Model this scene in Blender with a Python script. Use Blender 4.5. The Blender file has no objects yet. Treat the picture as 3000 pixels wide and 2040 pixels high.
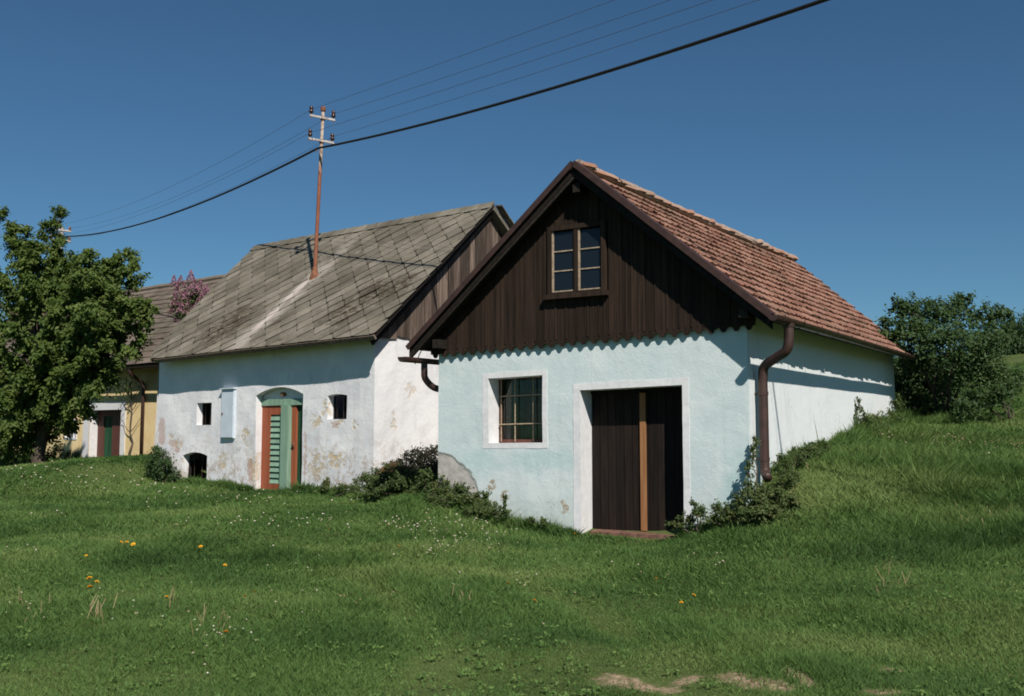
import bpy, bmesh, math, random
import numpy as np
from mathutils import Vector, Matrix, noise

random.seed(11)
rng = np.random.default_rng(11)
S = bpy.context.scene
C = S.collection

# ------------------------------------------------------------------ camera
cam_d = bpy.data.cameras.new('camera')
cam = bpy.data.objects.new('camera', cam_d)
C.objects.link(cam)
cam.location = (0, 0, 1.6)
cam.rotation_euler = (math.radians(90) + 0.085, 0, 0)
cam_d.sensor_width = 36.0
cam_d.lens = 2250 / 2324 * 36
cam_d.clip_start = 0.1
cam_d.clip_end = 3000
S.camera = cam

# ------------------------------------------------------------------ light
SUN = Vector((0.485, -1.477, 1.49)).normalized()       # towards the sun
SUN_EL = math.asin(SUN.z)
SUN_AZ = math.atan2(SUN.x, SUN.y)                     # from +Y towards +X
w = bpy.data.worlds.new('World')
S.world = w
w.use_nodes = True
wn = w.node_tree.nodes
sky = wn.new('ShaderNodeTexSky')
sky.sky_type = 'NISHITA'
sky.sun_disc = False
sky.sun_elevation = SUN_EL
sky.sun_rotation = SUN_AZ
sky.altitude = 300
sky.air_density = 1.0
sky.dust_density = 0.0
sky.ozone_density = 6.0
wn['Background'].inputs[1].default_value = 0.054
tn = wn.new('ShaderNodeMix'); tn.data_type = 'RGBA'; tn.blend_type = 'MULTIPLY'; tn.inputs[0].default_value = 1.0
tn.inputs[7].default_value = (0.74, 1.02, 1.06, 1)          # the cool cast of the old print
w.node_tree.links.new(sky.outputs[0], tn.inputs[6])
w.node_tree.links.new(tn.outputs[2], wn['Background'].inputs[0])
sd = bpy.data.lights.new('sun', 'SUN')
sd.energy = 4.9
sd.angle = math.radians(0.6)
sd.color = (1.0, 0.94, 0.86)
sun = bpy.data.objects.new('sun', sd)
C.objects.link(sun)
sun.rotation_euler = (-SUN).to_track_quat('-Z', 'Y').to_euler()
sun.location = SUN * 60
S.view_settings.view_transform = 'Standard'
S.view_settings.look = 'None'
S.view_settings.exposure = 0.13
S.view_settings.gamma = 1.0
S.render.engine = 'CYCLES'
S.cycles.max_bounces = 6
S.cycles.transparent_max_bounces = 8
S.cycles.use_denoising = True
S.cycles.filter_width = 1.8

# ------------------------------------------------------------------ node helpers
class NT:
    def __init__(self, name):
        self.m = bpy.data.materials.new(name)
        self.m.use_nodes = True
        self.t = self.m.node_tree
        self.b = self.t.nodes['Principled BSDF']
        self.out = self.t.nodes['Material Output']

    def n(self, typ, **kw):
        nd = self.t.nodes.new(typ)
        for k, v in kw.items():
            if k == 'ins':
                for i, val in v.items():
                    if hasattr(val, 'bl_idname') or isinstance(val, bpy.types.NodeSocket):
                        self.t.links.new(val, nd.inputs[i])
                    else:
                        nd.inputs[i].default_value = val
            else:
                setattr(nd, k, v)
        return nd

    def math(self, op, a, b=0.0, clamp=False):
        return self.n('ShaderNodeMath', operation=op, use_clamp=clamp, ins={0: a, 1: b}).outputs[0]

    def coord(self, kind='Object'):
        return self.n('ShaderNodeTexCoord').outputs[kind]

    def noise(self, scale, detail=4, rough=0.55, vec=None, dist=0.0):
        ins = {'Scale': scale, 'Detail': detail, 'Roughness': rough, 'Distortion': dist}
        if vec is not None:
            ins['Vector'] = vec
        return self.n('ShaderNodeTexNoise', ins=ins).outputs[0]

    def ramp(self, fac, stops):
        r = self.n('ShaderNodeValToRGB', ins={0: fac})
        e = r.color_ramp.elements
        while len(e) < len(stops):
            e.new(0.5)
        for el, (p, c) in zip(e, stops):
            el.position = p
            el.color = (c, c, c, 1) if isinstance(c, (int, float)) else (*c, 1)
        return r.outputs[0]

    def step(self, fac, lo, hi):
        return self.n('ShaderNodeMapRange', interpolation_type='SMOOTHSTEP',
                      ins={0: fac, 1: lo, 2: hi, 3: 0.0, 4: 1.0}).outputs[0]

    def mix(self, fac, a, b, mode='MIX'):
        nd = self.n('ShaderNodeMix', data_type='RGBA', blend_type=mode)
        for i, v in ((0, fac), (6, a), (7, b)):
            if isinstance(v, bpy.types.NodeSocket):
                self.t.links.new(v, nd.inputs[i])
            elif i == 0:
                nd.inputs[0].default_value = v
            else:
                nd.inputs[i].default_value = (*v, 1)
        return nd.outputs[2]

    def stretch(self, vec, sc):
        return self.n('ShaderNodeMapping', ins={0: vec, 3: sc}).outputs[0]

    def patches(self, vec, items, warp=0.25, wscale=4.0, soft=0.25):
        """ragged blotches: items = (cx, cy, cz, rx, ry, rz) in object space"""
        nz = self.n('ShaderNodeTexNoise', ins={'Vector': vec, 'Scale': wscale, 'Detail': 4.0, 'Roughness': 0.6}).outputs[1]
        off = self.n('ShaderNodeVectorMath', operation='SUBTRACT', ins={0: nz, 1: (0.5, 0.5, 0.5)}).outputs[0]
        off = self.n('ShaderNodeVectorMath', operation='SCALE', ins={0: off, 3: warp * 2}).outputs[0]
        v = self.n('ShaderNodeVectorMath', operation='ADD', ins={0: vec, 1: off}).outputs[0]
        tot = None
        for cx, cy, cz, rx, ry, rz in items:
            a = self.n('ShaderNodeVectorMath', operation='SUBTRACT', ins={0: v, 1: (cx, cy, cz)}).outputs[0]
            a = self.n('ShaderNodeVectorMath', operation='DIVIDE', ins={0: a, 1: (rx, ry, rz)}).outputs[0]
            ln = self.n('ShaderNodeVectorMath', operation='LENGTH', ins={0: a}).outputs[1]
            m = self.n('ShaderNodeMapRange', interpolation_type='SMOOTHSTEP',
                       ins={0: ln, 1: 1.0 - soft, 2: 1.0 + soft, 3: 1.0, 4: 0.0}).outputs[0]
            tot = m if tot is None else self.math('MAXIMUM', tot, m)
        return tot

    def done(self, color, rough=0.9, bump=None, bstr=0.3, bdist=0.01, spec=0.25):
        if isinstance(color, bpy.types.NodeSocket):
            self.t.links.new(color, self.b.inputs['Base Color'])
        else:
            self.b.inputs['Base Color'].default_value = (*color, 1)
        if isinstance(rough, bpy.types.NodeSocket):
            self.t.links.new(rough, self.b.inputs['Roughness'])
        else:
            self.b.inputs['Roughness'].default_value = rough
        self.b.inputs['Specular IOR Level'].default_value = spec
        if bump is not None:
            bn = self.n('ShaderNodeBump', ins={'Strength': bstr, 'Distance': bdist, 'Height': bump})
            self.t.links.new(bn.outputs[0], self.b.inputs['Normal'])
        return self.m


def simple(name, col, rough=0.7, var=0.25, scale=6.0, bstr=0.15, spec=0.3, stretch=None):
    t = NT(name)
    v = t.coord()
    if stretch:
        v = t.stretch(v, stretch)
    nz = t.noise(scale, 5, 0.6, v)
    lo = tuple(c * (1 - var) for c in col)
    hi = tuple(min(1, c * (1 + var)) for c in col)
    return t.done(t.mix(t.step(nz, 0.3, 0.7), lo, hi), rough, nz, bstr, 0.004, spec)


M = {}

# ---- plaster of the pale blue house
t = NT('pale_blue_limewash'); v = t.coord()
big = t.noise(0.9, 5, 0.6, v); fine = t.noise(14, 6, 0.65, v)
col = t.mix(t.step(big, 0.34, 0.68), (0.56, 0.655, 0.655), (0.62, 0.69, 0.69))
col = t.mix(t.math('MULTIPLY', t.step(t.noise(2.6, 5, 0.6, v), 0.52, 0.72), 0.35), col, (0.44, 0.57, 0.59))
sx = t.n('ShaderNodeSeparateXYZ', ins={0: v})
low = t.step(sx.outputs[2], 1.1, 0.0)
col = t.mix(t.math('MULTIPLY', low, t.math('MULTIPLY', fine, 0.35)), col, (0.52, 0.52, 0.46))
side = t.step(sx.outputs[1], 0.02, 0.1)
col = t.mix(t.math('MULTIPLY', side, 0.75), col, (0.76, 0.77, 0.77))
run = t.step(t.noise(2.2, 5, 0.65, t.stretch(v, (3.5, 3.5, 0.22))), 0.56, 0.74)
col = t.mix(t.math('MULTIPLY', run, 0.30), col, (0.40, 0.46, 0.44))
cloud = t.step(t.noise(1.6, 6, 0.7, t.stretch(v, (1.0, 1.0, 1.5))), 0.48, 0.62)
col = t.mix(t.math('MULTIPLY', cloud, 0.30), col, (0.74, 0.77, 0.76))
damp = t.step(t.math('ADD', sx.outputs[2], t.math('MULTIPLY', t.noise(3.5, 5, 0.7, v), 0.9)), 0.95, 0.35)
col = t.mix(t.math('MULTIPLY', damp, 0.45), col, (0.36, 0.42, 0.36))
teal = t.patches(v, [(-.12, 0, .60, .30, 1, .55), (-3.2, 0, 1.0, .5, 1, .18), (-4.4, 0, .95, .35, 1, .22)], .30, 3.0, .6)
col = t.mix(t.math('MULTIPLY', teal, 0.45), col, (0.33, 0.53, 0.52))
crk = t.n('ShaderNodeTexVoronoi', feature='DISTANCE_TO_EDGE', ins={'Vector': t.n('ShaderNodeVectorMath', operation='ADD', ins={0: v, 1: t.n('ShaderNodeTexNoise', ins={'Vector': v, 'Scale': 5.0, 'Detail': 4.0}).outputs[1]}).outputs[0], 'Scale': 0.75}).outputs[0]
crm = t.math('MULTIPLY', t.step(crk, 0.006, 0.0015), t.step(t.noise(0.8, 3, 0.5, v), 0.50, 0.62))
col = t.mix(t.math('MULTIPLY', crm, 0.55), col, (0.22, 0.24, 0.23))
chip = t.math('MULTIPLY', t.patches(v, [(-4.14, 0, 0.60, 0.10, 1, 0.10), (-3.92, 0, 0.42, 0.07, 1, 0.08), (-2.86, 0, 0.30, 0.05, 1, 0.09)], 0.16, 9, 0.3), t.step(t.noise(16, 5, 0.6, v), 0.40, 0.52))
col = t.mix(chip, col, (0.36, 0.30, 0.22))
bare = t.patches(v, [(-5.25, 0, 0.28, 0.84, 1.2, 0.78)], 0.10, 3.0, 0.02)
rim = t.patches(v, [(-5.25, 0, 0.295, 0.855, 1.25, 0.80)], 0.10, 3.0, 0.02)
col = t.mix(t.math('MULTIPLY', rim, t.math('SUBTRACT', 1.0, bare)), col, (0.20, 0.19, 0.17))
col = t.mix(bare, col, t.mix(t.step(t.noise(7, 6, 0.7, v), 0.35, 0.7), (0.36, 0.34, 0.31), (0.54, 0.51, 0.47)))
bh = t.math('ADD', t.math('MULTIPLY', t.noise(30, 5, 0.7, v), 0.6), t.math('MULTIPLY', t.noise(4, 4, 0.6, v), 1.6))
bh = t.math('SUBTRACT', bh, t.math('MULTIPLY', bare, 0.8))
M['blue_plaster'] = t.done(col, 0.93, bh, 0.35, 0.02, 0.15)

t = NT('white_limewash_trim'); v = t.coord()
nz = t.noise(9, 6, 0.65, v)
col = t.mix(t.step(nz, 0.3, 0.7), (0.66, 0.66, 0.665), (0.76, 0.755, 0.76))
M['white_trim'] = t.done(col, 0.92, nz, 0.3, 0.012, 0.15)

# ---- old white plaster with ochre patches
OCH = [(-1.72, 0, 1.50, 0.20, 1, 0.15), (-1.46, 0, 1.74, 0.06, 1, 0.15), (-1.62, 0, 0.62, 0.26, 1, 0.34), (-1.05, 0, 0.72, 0.26, 1, 0.16),
       (-1.02, 0, 1.46, 0.20, 1, 0.05), (-0.55, 0, 1.46, 0.08, 1, 0.10), (0, 1.02, 2.15, 0.4, 0.16, 0.14), (0, 0.56, 1.5, 0.4, 0.07, 0.16),
       (-4.05, 0, 1.2, 0.10, 1, 0.20), (-6.6, 0, 1.02, 0.22, 1, 0.12), (-6.95, 0, 1.25, 0.12, 1, 0.08), (-4.9, 0, 0.62, 0.20, 1, 0.12),
       (-3.75, 0, 0.55, 0.16, 1, 0.30)]
t = NT('old_white_limewash'); v = t.coord()
big = t.noise(1.3, 6, 0.62, v); fine = t.noise(11, 6, 0.7, v)
col = t.mix(t.step(big, 0.3, 0.72), (0.68, 0.685, 0.71), (0.82, 0.81, 0.81))
sx = t.n('ShaderNodeSeparateXYZ', ins={0: v})
low = t.step(sx.outputs[2], 1.7, 0.1)
worn = t.step(t.noise(3.2, 7, 0.72, v), 0.47, 0.62)
col = t.mix(t.math('MULTIPLY', t.math('MULTIPLY', low, worn), 0.85), col, (0.45, 0.38, 0.33))
flake = t.math('MULTIPLY', t.step(t.noise(5.5, 8, 0.75, v), 0.53, 0.58), t.step(t.math('ADD', sx.outputs[2], t.noise(1.1, 4, 0.6, v)), 2.0, 0.9))
col = t.mix(t.math('MULTIPLY', flake, 0.6), col, (0.46, 0.36, 0.26))
grey = t.step(t.noise(1.7, 6, 0.65, t.stretch(v, (1.6, 1.6, 0.6))), 0.55, 0.75)
col = t.mix(t.math('MULTIPLY', grey, 0.45), col, (0.44, 0.43, 0.43))
pt = t.math('MULTIPLY', t.patches(v, OCH, 0.24, 5.5, 0.30), t.step(t.noise(6.5, 7, 0.7, v), 0.42, 0.55))
col = t.mix(t.math('MULTIPLY', pt, 0.85), col, t.mix(t.step(fine, 0.4, 0.6), (0.58, 0.44, 0.24), (0.62, 0.54, 0.42)))
brk = t.patches(v, [(-6.85, 0, 1.02, 0.16, 1, 0.09), (-6.6, 0, 0.86, 0.13, 1, 0.07), (-7.3, 0, 1.3, 0.16, 1, 0.35), (-1.12, 0, 1.44, 0.14, 1, 0.06), (-3.85, 0, 0.4, 0.09, 1, 0.28), (-2.05, 0, 0.8, 0.05, 1, 0.5)], 0.18, 8, 0.12)
col = t.mix(t.math('MULTIPLY', brk, 0.55), col, (0.46, 0.27, 0.20))
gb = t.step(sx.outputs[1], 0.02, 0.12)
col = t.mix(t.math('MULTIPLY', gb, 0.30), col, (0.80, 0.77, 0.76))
bh = t.math('ADD', t.math('MULTIPLY', fine, 0.6), t.math('MULTIPLY', big, 1.4))
bh = t.math('SUBTRACT', bh, t.math('ADD', t.math('MULTIPLY', pt, 0.5), t.math('MULTIPLY', flake, 0.4)))
M['old_plaster'] = t.done(col, 0.94, bh, 0.5, 0.03, 0.1)

# ---- yellow plaster
t = NT('ochre_yellow_plaster'); v = t.coord()
nz = t.noise(2.0, 6, 0.65, v)
col = t.mix(t.step(nz, 0.3, 0.7), (0.76, 0.57, 0.29), (0.84, 0.67, 0.38))
M['yellow_plaster'] = t.done(col, 0.93, nz, 0.3, 0.02, 0.15)

# ---- woods
def wood(name, dark, light, axis=2, rnd=0.35, rough=0.8, streak=22.0, spec=0.2):
    t = NT(name); v = t.coord()
    sc = [1.0, 1.0, 1.0]; sc[axis] = 0.06
    oi = t.n('ShaderNodeObjectInfo').outputs['Random']
    off = t.n('ShaderNodeCombineXYZ', ins={0: t.math('MULTIPLY', oi, 31.0), 1: t.math('MULTIPLY', oi, 17.0), 2: oi}).outputs[0]
    vv = t.n('ShaderNodeVectorMath', operation='ADD', ins={0: t.stretch(v, tuple(sc)), 1: off}).outputs[0]
    g = t.noise(streak, 6, 0.65, vv)
    col = t.mix(t.step(g, 0.3, 0.72), dark, light)
    val = t.math('ADD', 1.0 - rnd, t.math('MULTIPLY', oi, 2 * rnd))
    col = t.mix(1.0, col, t.n('ShaderNodeCombineColor', ins={0: val, 1: val, 2: val}).outputs[0], 'MULTIPLY')
    M[name] = t.done(col, rough, g, 0.35, 0.004, spec)

wood('dark_stained_boards', (0.016, 0.010, 0.007), (0.038, 0.023, 0.015))
wood('weathered_boards', (0.07, 0.048, 0.035), (0.17, 0.13, 0.105), rnd=0.55)
wood('dark_door_wood', (0.009, 0.006, 0.005), (0.022, 0.014, 0.010), rough=0.75)
wood('fresh_pine', (0.26, 0.115, 0.048), (0.36, 0.18, 0.082), rnd=0.1)
wood('soffit_wood', (0.012, 0.010, 0.008), (0.03, 0.023, 0.018), axis=1)
wood('red_painted_wood', (0.24, 0.065, 0.03), (0.33, 0.10, 0.05), rnd=0.12)
wood('green_painted_wood', (0.16, 0.27, 0.19), (0.26, 0.39, 0.29), rnd=0.12)
wood('deep_green_wood', (0.012, 0.055, 0.026), (0.03, 0.10, 0.05), rnd=0.1)
M['brown_metal'] = simple('brown_painted_sheet', (0.046, 0.022, 0.017), 0.55, 0.25, 7, 0.05, 0.5)
M['dark_gutter'] = simple('dark_brown_gutter', (0.045, 0.024, 0.02), 0.4, 0.3, 9, 0.05, 0.5)
M['cream_bar'] = simple('worn_cream_paint', (0.36, 0.28, 0.20), 0.7, 0.25, 20)
M['rust_iron'] = simple('rusty_iron', (0.20, 0.085, 0.045), 0.8, 0.5, 18, 0.3)
M['iron_bar'] = simple('pale_iron_bar', (0.33, 0.26, 0.17), 0.6, 0.25, 18)
M['window_red'] = simple('red_brown_window_paint', (0.11, 0.042, 0.030), 0.6, 0.2, 14)
M['cabinet'] = simple('pale_grey_cabinet_paint', (0.55, 0.62, 0.68), 0.5, 0.06, 5, 0.05, 0.4)
M['galv'] = simple('galvanised_steel', (0.42, 0.38, 0.35), 0.6, 0.5, 15, 0.2, 0.5)
M['porcelain'] = simple('brown_glazed_porcelain', (0.055, 0.022, 0.016), 0.2, 0.2, 6, 0.05, 0.6)
M['cable'] = simple('black_cable_sheath', (0.02, 0.019, 0.018), 0.6, 0.2, 6)
M['wire'] = simple('dull_copper_wire', (0.12, 0.12, 0.13), 0.55, 0.2, 6)
M['brick_sill'] = simple('brick_threshold', (0.16, 0.085, 0.06), 0.9, 0.4, 12, 0.4)
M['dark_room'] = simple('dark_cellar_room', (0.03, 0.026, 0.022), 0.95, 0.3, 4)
M['green_cloth'] = simple('green_cloth', (0.05, 0.16, 0.07), 0.9, 0.4, 9, 0.4)
M['brown_board'] = simple('brown_fibreboard', (0.20, 0.13, 0.08), 0.9, 0.3, 7, 0.2)
M['bark'] = simple('grey_brown_bark', (0.085, 0.065, 0.05), 0.95, 0.45, 14, 0.7, stretch=(1, 1, 0.25))
M['stone'] = simple('pale_field_stone', (0.40, 0.36, 0.30), 0.95, 0.3, 9, 0.5)

# mast: rusty-red pipe below, bare grey pipe above
t = NT('mast_pipe_paint'); v = t.coord()
sx = t.n('ShaderNodeSeparateXYZ', ins={0: v})
nz = t.noise(6, 6, 0.7, v)
h = t.math('ADD', sx.outputs[2], t.math('MULTIPLY', nz, 0.8))
col = t.mix(t.step(nz, 0.3, 0.7), (0.20, 0.07, 0.04), (0.30, 0.12, 0.07))
col = t.mix(t.step(h, 2.85, 3.25), col, t.mix(t.step(t.noise(9, 5, 0.7, v), 0.4, 0.6), (0.42, 0.36, 0.30), (0.26, 0.15, 0.10)))
M['mast'] = t.done(col, 0.7, nz, 0.2, 0.004)

# glass
t = NT('old_window_glass')
t.done((0.01, 0.014, 0.02), 0.06, None, spec=0.35)
M['glass'] = t.m
t = NT('clear_thin_glass')
tr = t.n('ShaderNodeBsdfTransparent', ins={0: (0.72, 0.76, 0.72, 1)})
gl = t.n('ShaderNodeBsdfGlossy', ins={'Roughness': 0.05})
fr = t.n('ShaderNodeFresnel', ins={0: 1.45})
mx = t.n('ShaderNodeMixShader', ins={0: fr.outputs[0], 1: tr.outputs[0], 2: gl.outputs[0]})
t.t.links.new(mx.outputs[0], t.out.inputs[0])
M['thin_glass'] = t.m

# clay tiles
def clay(name, a, b, c, lichen):
    t = NT(name); v = t.coord()
    oi = t.n('ShaderNodeObjectInfo').outputs['Random']
    isl = t.n('ShaderNodeNewGeometry').outputs['Random Per Island']
    r = t.math('FRACT', t.math('ADD', t.math('MULTIPLY', oi, 7.13), isl))
    g = t.n('ShaderNodeNewGeometry').outputs['Position']
    nz = t.noise(5, 6, 0.65, g)
    col = t.ramp(r, [(0.0, a), (0.45, b), (1.0, c)])
    col = t.mix(t.math('MULTIPLY', t.step(nz, 0.45, 0.75), 0.55), col, lichen)
    big = t.step(t.noise(0.8, 5, 0.65, g), 0.46, 0.66)
    col = t.mix(t.math('MULTIPLY', big, 0.55), col, tuple(x * 0.62 for x in lichen))
    M[name] = t.done(col, 0.9, t.noise(40, 4, 0.6, g), 0.3, 0.004, 0.15)

clay('clay_tile', (0.155, 0.076, 0.054), (0.235, 0.115, 0.082), (0.33, 0.185, 0.138), (0.195, 0.145, 0.098))
clay('ridge_clay', (0.30, 0.14, 0.09), (0.36, 0.19, 0.13), (0.42, 0.27, 0.20), (0.38, 0.31, 0.24))
clay('brown_old_tile', (0.11, 0.085, 0.07), (0.155, 0.12, 0.095), (0.20, 0.16, 0.13), (0.15, 0.14, 0.10))
M['mortar'] = simple('pale_lime_mortar', (0.34, 0.26, 0.21), 0.95, 0.3, 18, 0.5)

# fibre cement slates
def slatemat(key, k, name):
  t = NT(name); v = t.coord()
  oi = t.n('ShaderNodeObjectInfo').outputs['Random']
  g1 = t.noise(1.1, 6, 0.65, v); g2 = t.noise(16, 6, 0.7, v)
  col = t.mix(t.step(g1, 0.3, 0.7), (0.118, 0.104, 0.084), (0.215, 0.194, 0.162))
  val = t.math('ADD', 0.74, t.math('MULTIPLY', oi, 0.45))
  col = t.mix(1.0, col, t.n('ShaderNodeCombineColor', ins={0: val, 1: val, 2: val}).outputs[0], 'MULTIPLY')
  col = t.mix(t.math('MULTIPLY', t.step(g2, 0.5, 0.72), 0.5), col, (0.10, 0.085, 0.06))
  col = t.mix(t.math('MULTIPLY', t.step(t.noise(5, 6, 0.7, t.stretch(v, (1.0, 0.45, 0.45))), 0.58, 0.70), 0.5), col, (0.33, 0.30, 0.26))
  moss = t.patches(v, [(-5.4, 0.35, 3.8, 0.75, 0.7, 0.9), (-0.7, 0.9, 4.3, 0.8, 0.5, 0.6), (-1.2, 0.3, 3.8, 0.5, 0.4, 0.5)], 0.7, 4.0, 0.5)
  col = t.mix(t.math('MULTIPLY', moss, t.math('MULTIPLY', t.step(t.noise(9, 6, 0.7, v), 0.38, 0.56), 0.9)), col, (0.055, 0.042, 0.028))
  streak = t.patches(t.stretch(v, (1, 1, 0)), [(-3.95, 0.9, 0, 0.32, 1.9, 1)], 0.26, 3.2, 0.6)
  col = t.mix(t.math('MULTIPLY', t.math('MULTIPLY', streak, t.step(t.noise(3.0, 6, 0.7, v), 0.28, 0.6)), 0.8), col, (0.38, 0.335, 0.31))
  core = t.patches(t.stretch(v, (1, 1, 0)), [(-4.05, 1.35, 0, 0.12, 0.35, 1), (-4.0, 0.5, 0, 0.10, 0.38, 1)], 0.12, 5, 0.3)
  col = t.mix(t.math('MULTIPLY', core, 0.7), col, (0.55, 0.48, 0.44))
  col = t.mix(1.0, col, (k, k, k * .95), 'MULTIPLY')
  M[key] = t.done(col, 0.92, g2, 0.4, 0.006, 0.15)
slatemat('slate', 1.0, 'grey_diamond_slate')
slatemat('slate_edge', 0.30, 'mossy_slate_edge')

# vegetation
def leafmat(name, a, b, c, transl=0.35, rough=0.55):
    t = NT(name)
    at = t.n('ShaderNodeAttribute', attribute_name='tint').outputs['Fac']
    col = t.ramp(at, [(0.0, a), (0.5, b), (1.0, c)])
    t.done(col, rough, None, spec=0.25)
    tl = t.n('ShaderNodeBsdfTranslucent', ins={0: t.mix(0.5, col, (0.10, 0.16, 0.02))})
    mx = t.n('ShaderNodeMixShader', ins={0: transl, 1: t.b.outputs[0], 2: tl.outputs[0]})
    t.t.links.new(mx.outputs[0], t.out.inputs[0])
    M[name] = t.m

leafmat('cherry_leaf', (0.048, 0.084, 0.016), (0.100, 0.152, 0.032), (0.185, 0.225, 0.058), 0.42)
leafmat('elder_leaf', (0.026, 0.058, 0.018), (0.050, 0.094, 0.030), (0.085, 0.130, 0.042))
leafmat('weed_leaf', (0.045, 0.075, 0.020), (0.080, 0.120, 0.034), (0.15, 0.155, 0.06))
leafmat('rust_leaf', (0.05, 0.05, 0.018), (0.13, 0.075, 0.03), (0.20, 0.11, 0.05), 0.2)
leafmat('lilac_flower', (0.18, 0.07, 0.11), (0.34, 0.155, 0.215), (0.46, 0.27, 0.32), 0.25)
leafmat('grass_blade', (0.048, 0.104, 0.026), (0.104, 0.190, 0.046), (0.200, 0.260, 0.082), 0.3, 0.7)
leafmat('flower_mix', (0.42, 0.34, 0.22), (0.60, 0.52, 0.38), (0.78, 0.73, 0.62), 0.2)
leafmat('dry_stalk', (0.24, 0.17, 0.09), (0.33, 0.24, 0.13), (0.42, 0.32, 0.20), 0.15)
M['dandelion'] = simple('dandelion_yellow', (0.80, 0.42, 0.02), 0.8, 0.15, 60)
M['stem_green'] = simple('pale_green_stem', (0.12, 0.15, 0.05), 0.7, 0.2, 30)

# ground
t = NT('meadow_ground'); g = t.n('ShaderNodeNewGeometry').outputs['Position']
n1 = t.noise(0.5, 6, 0.6, g); n2 = t.noise(9, 6, 0.7, g)
col = t.mix(t.step(n1, 0.35, 0.65), (0.068, 0.098, 0.030), (0.100, 0.128, 0.042))
col = t.mix(t.math('MULTIPLY', t.step(n2, 0.5, 0.75), 0.6), col, (0.050, 0.050, 0.024))
dirt = t.n('ShaderNodeAttribute', attribute_name='dirt').outputs['Fac']
dm = t.step(t.math('ADD', dirt, t.math('MULTIPLY', t.math('SUBTRACT', t.noise(9, 7, 0.75, g), 0.5), 1.3)), 0.40, 0.80)
col = t.mix(dm, col, t.mix(t.step(t.noise(14, 6, 0.7, g), 0.35, 0.65), (0.19, 0.14, 0.085), (0.40, 0.30, 0.20)))
M['ground'] = t.done(col, 0.97, n2, 0.6, 0.03, 0.05)

# ------------------------------------------------------------------ mesh helpers
class MB:
    def __init__(self):
        self.v = []; self.f = []; self.mi = []

    def add(self, verts, faces, mi=0):
        o = len(self.v)
        self.v += [tuple(p) for p in verts]
        self.f += [tuple(i + o for i in f) for f in faces]
        self.mi += [mi] * len(faces)

    def box(self, lo, hi, mi=0):
        x0, y0, z0 = lo; x1, y1, z1 = hi
        self.add([(x0, y0, z0), (x1, y0, z0), (x1, y1, z0), (x0, y1, z0), (x0, y0, z1), (x1, y0, z1), (x1, y1, z1), (x0, y1, z1)],
                 [(0, 3, 2, 1), (4, 5, 6, 7), (0, 1, 5, 4), (1, 2, 6, 5), (2, 3, 7, 6), (3, 0, 4, 7)], mi)

    def hexa(self, p):   # 8 points, bottom 4 then top 4
        self.add(p, [(0, 3, 2, 1), (4, 5, 6, 7), (0, 1, 5, 4), (1, 2, 6, 5), (2, 3, 7, 6), (3, 0, 4, 7)])

    def prism(self, poly, off):   # poly: list of 3D, off: extrusion vector (front face first)
        n = len(poly)
        a = [Vector(p) for p in poly]; b = [p + Vector(off) for p in a]
        self.add(a + b, [tuple(range(n)), tuple(range(2 * n - 1, n - 1, -1))] + [(i, i + n, (i + 1) % n + n, (i + 1) % n) for i in range(n)])

    def tube(self, pts, r, seg=8, caps=True):
        pts = [Vector(p) for p in pts]
        if not isinstance(r, (list, tuple)):
            r = [r] * len(pts)
        vs = []; fs = []
        ref = None
        for i, p in enumerate(pts):
            a = pts[max(0, i - 1)]; b = pts[min(len(pts) - 1, i + 1)]
            d = (b - a).normalized()
            if ref is None:
                ref = d.orthogonal().normalized()
            ref = (ref - d * ref.dot(d))
            if ref.length < 1e-6:
                ref = d.orthogonal()
            ref.normalize()
            s = d.cross(ref)
            for k in range(seg):
                an = 2 * math.pi * k / seg
                vs.append(p + (ref * math.cos(an) + s * math.sin(an)) * r[i])
        for i in range(len(pts) - 1):
            for k in range(seg):
                k2 = (k + 1) % seg
                fs.append((i * seg + k, i * seg + k2, (i + 1) * seg + k2, (i + 1) * seg + k))
        if caps:
            fs.append(tuple(range(seg - 1, -1, -1)))
            fs.append(tuple((len(pts) - 1) * seg + k for k in range(seg)))
        self.add(vs, fs)

    def lathe(self, base, prof, seg=12, axis=(0, 0, 1)):
        ax = Vector(axis).normalized(); b = Vector(base)
        self.tube([b + ax * h for h, r in prof], [r for h, r in prof], seg)

    def mesh(self, name):
        me = bpy.data.meshes.new(name)
        me.from_pydata(self.v, [], self.f)
        me.update()
        return me

    def build(self, name, mat, parent=None, smooth=False, label=None, fixn=True):
        me = self.mesh(name)
        if fixn:
            bm = bmesh.new(); bm.from_mesh(me)
            bmesh.ops.recalc_face_normals(bm, faces=bm.faces)
            bm.to_mesh(me); bm.free()
        for mm in (mat if isinstance(mat, (list, tuple)) else [mat]):
            me.materials.append(M[mm])
        if isinstance(mat, (list, tuple)):
            me.polygons.foreach_set('material_index', self.mi)
        if smooth:
            me.polygons.foreach_set('use_smooth', [True] * len(me.polygons))
        return link(name, me, parent, label)


def link(name, me, parent=None, label=None):
    o = bpy.data.objects.new(name, me)
    C.objects.link(o)
    if parent is not None:
        o.parent = parent
    if label:
        o['label'] = label
    return o


def thing(name, label, cat, loc=(0, 0, 0), rz=0.0, group=None):
    o = bpy.data.objects.new(name, None)
    o.empty_display_size = 0.3
    C.objects.link(o)
    o.location = loc; o.rotation_euler = (0, 0, rz)
    o['label'] = label; o['category'] = cat
    if group:
        o['group'] = group
    return o


def tag(o, label, cat, group=None):
    o['label'] = label; o['category'] = cat
    if group:
        o['group'] = group
    return o


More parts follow.
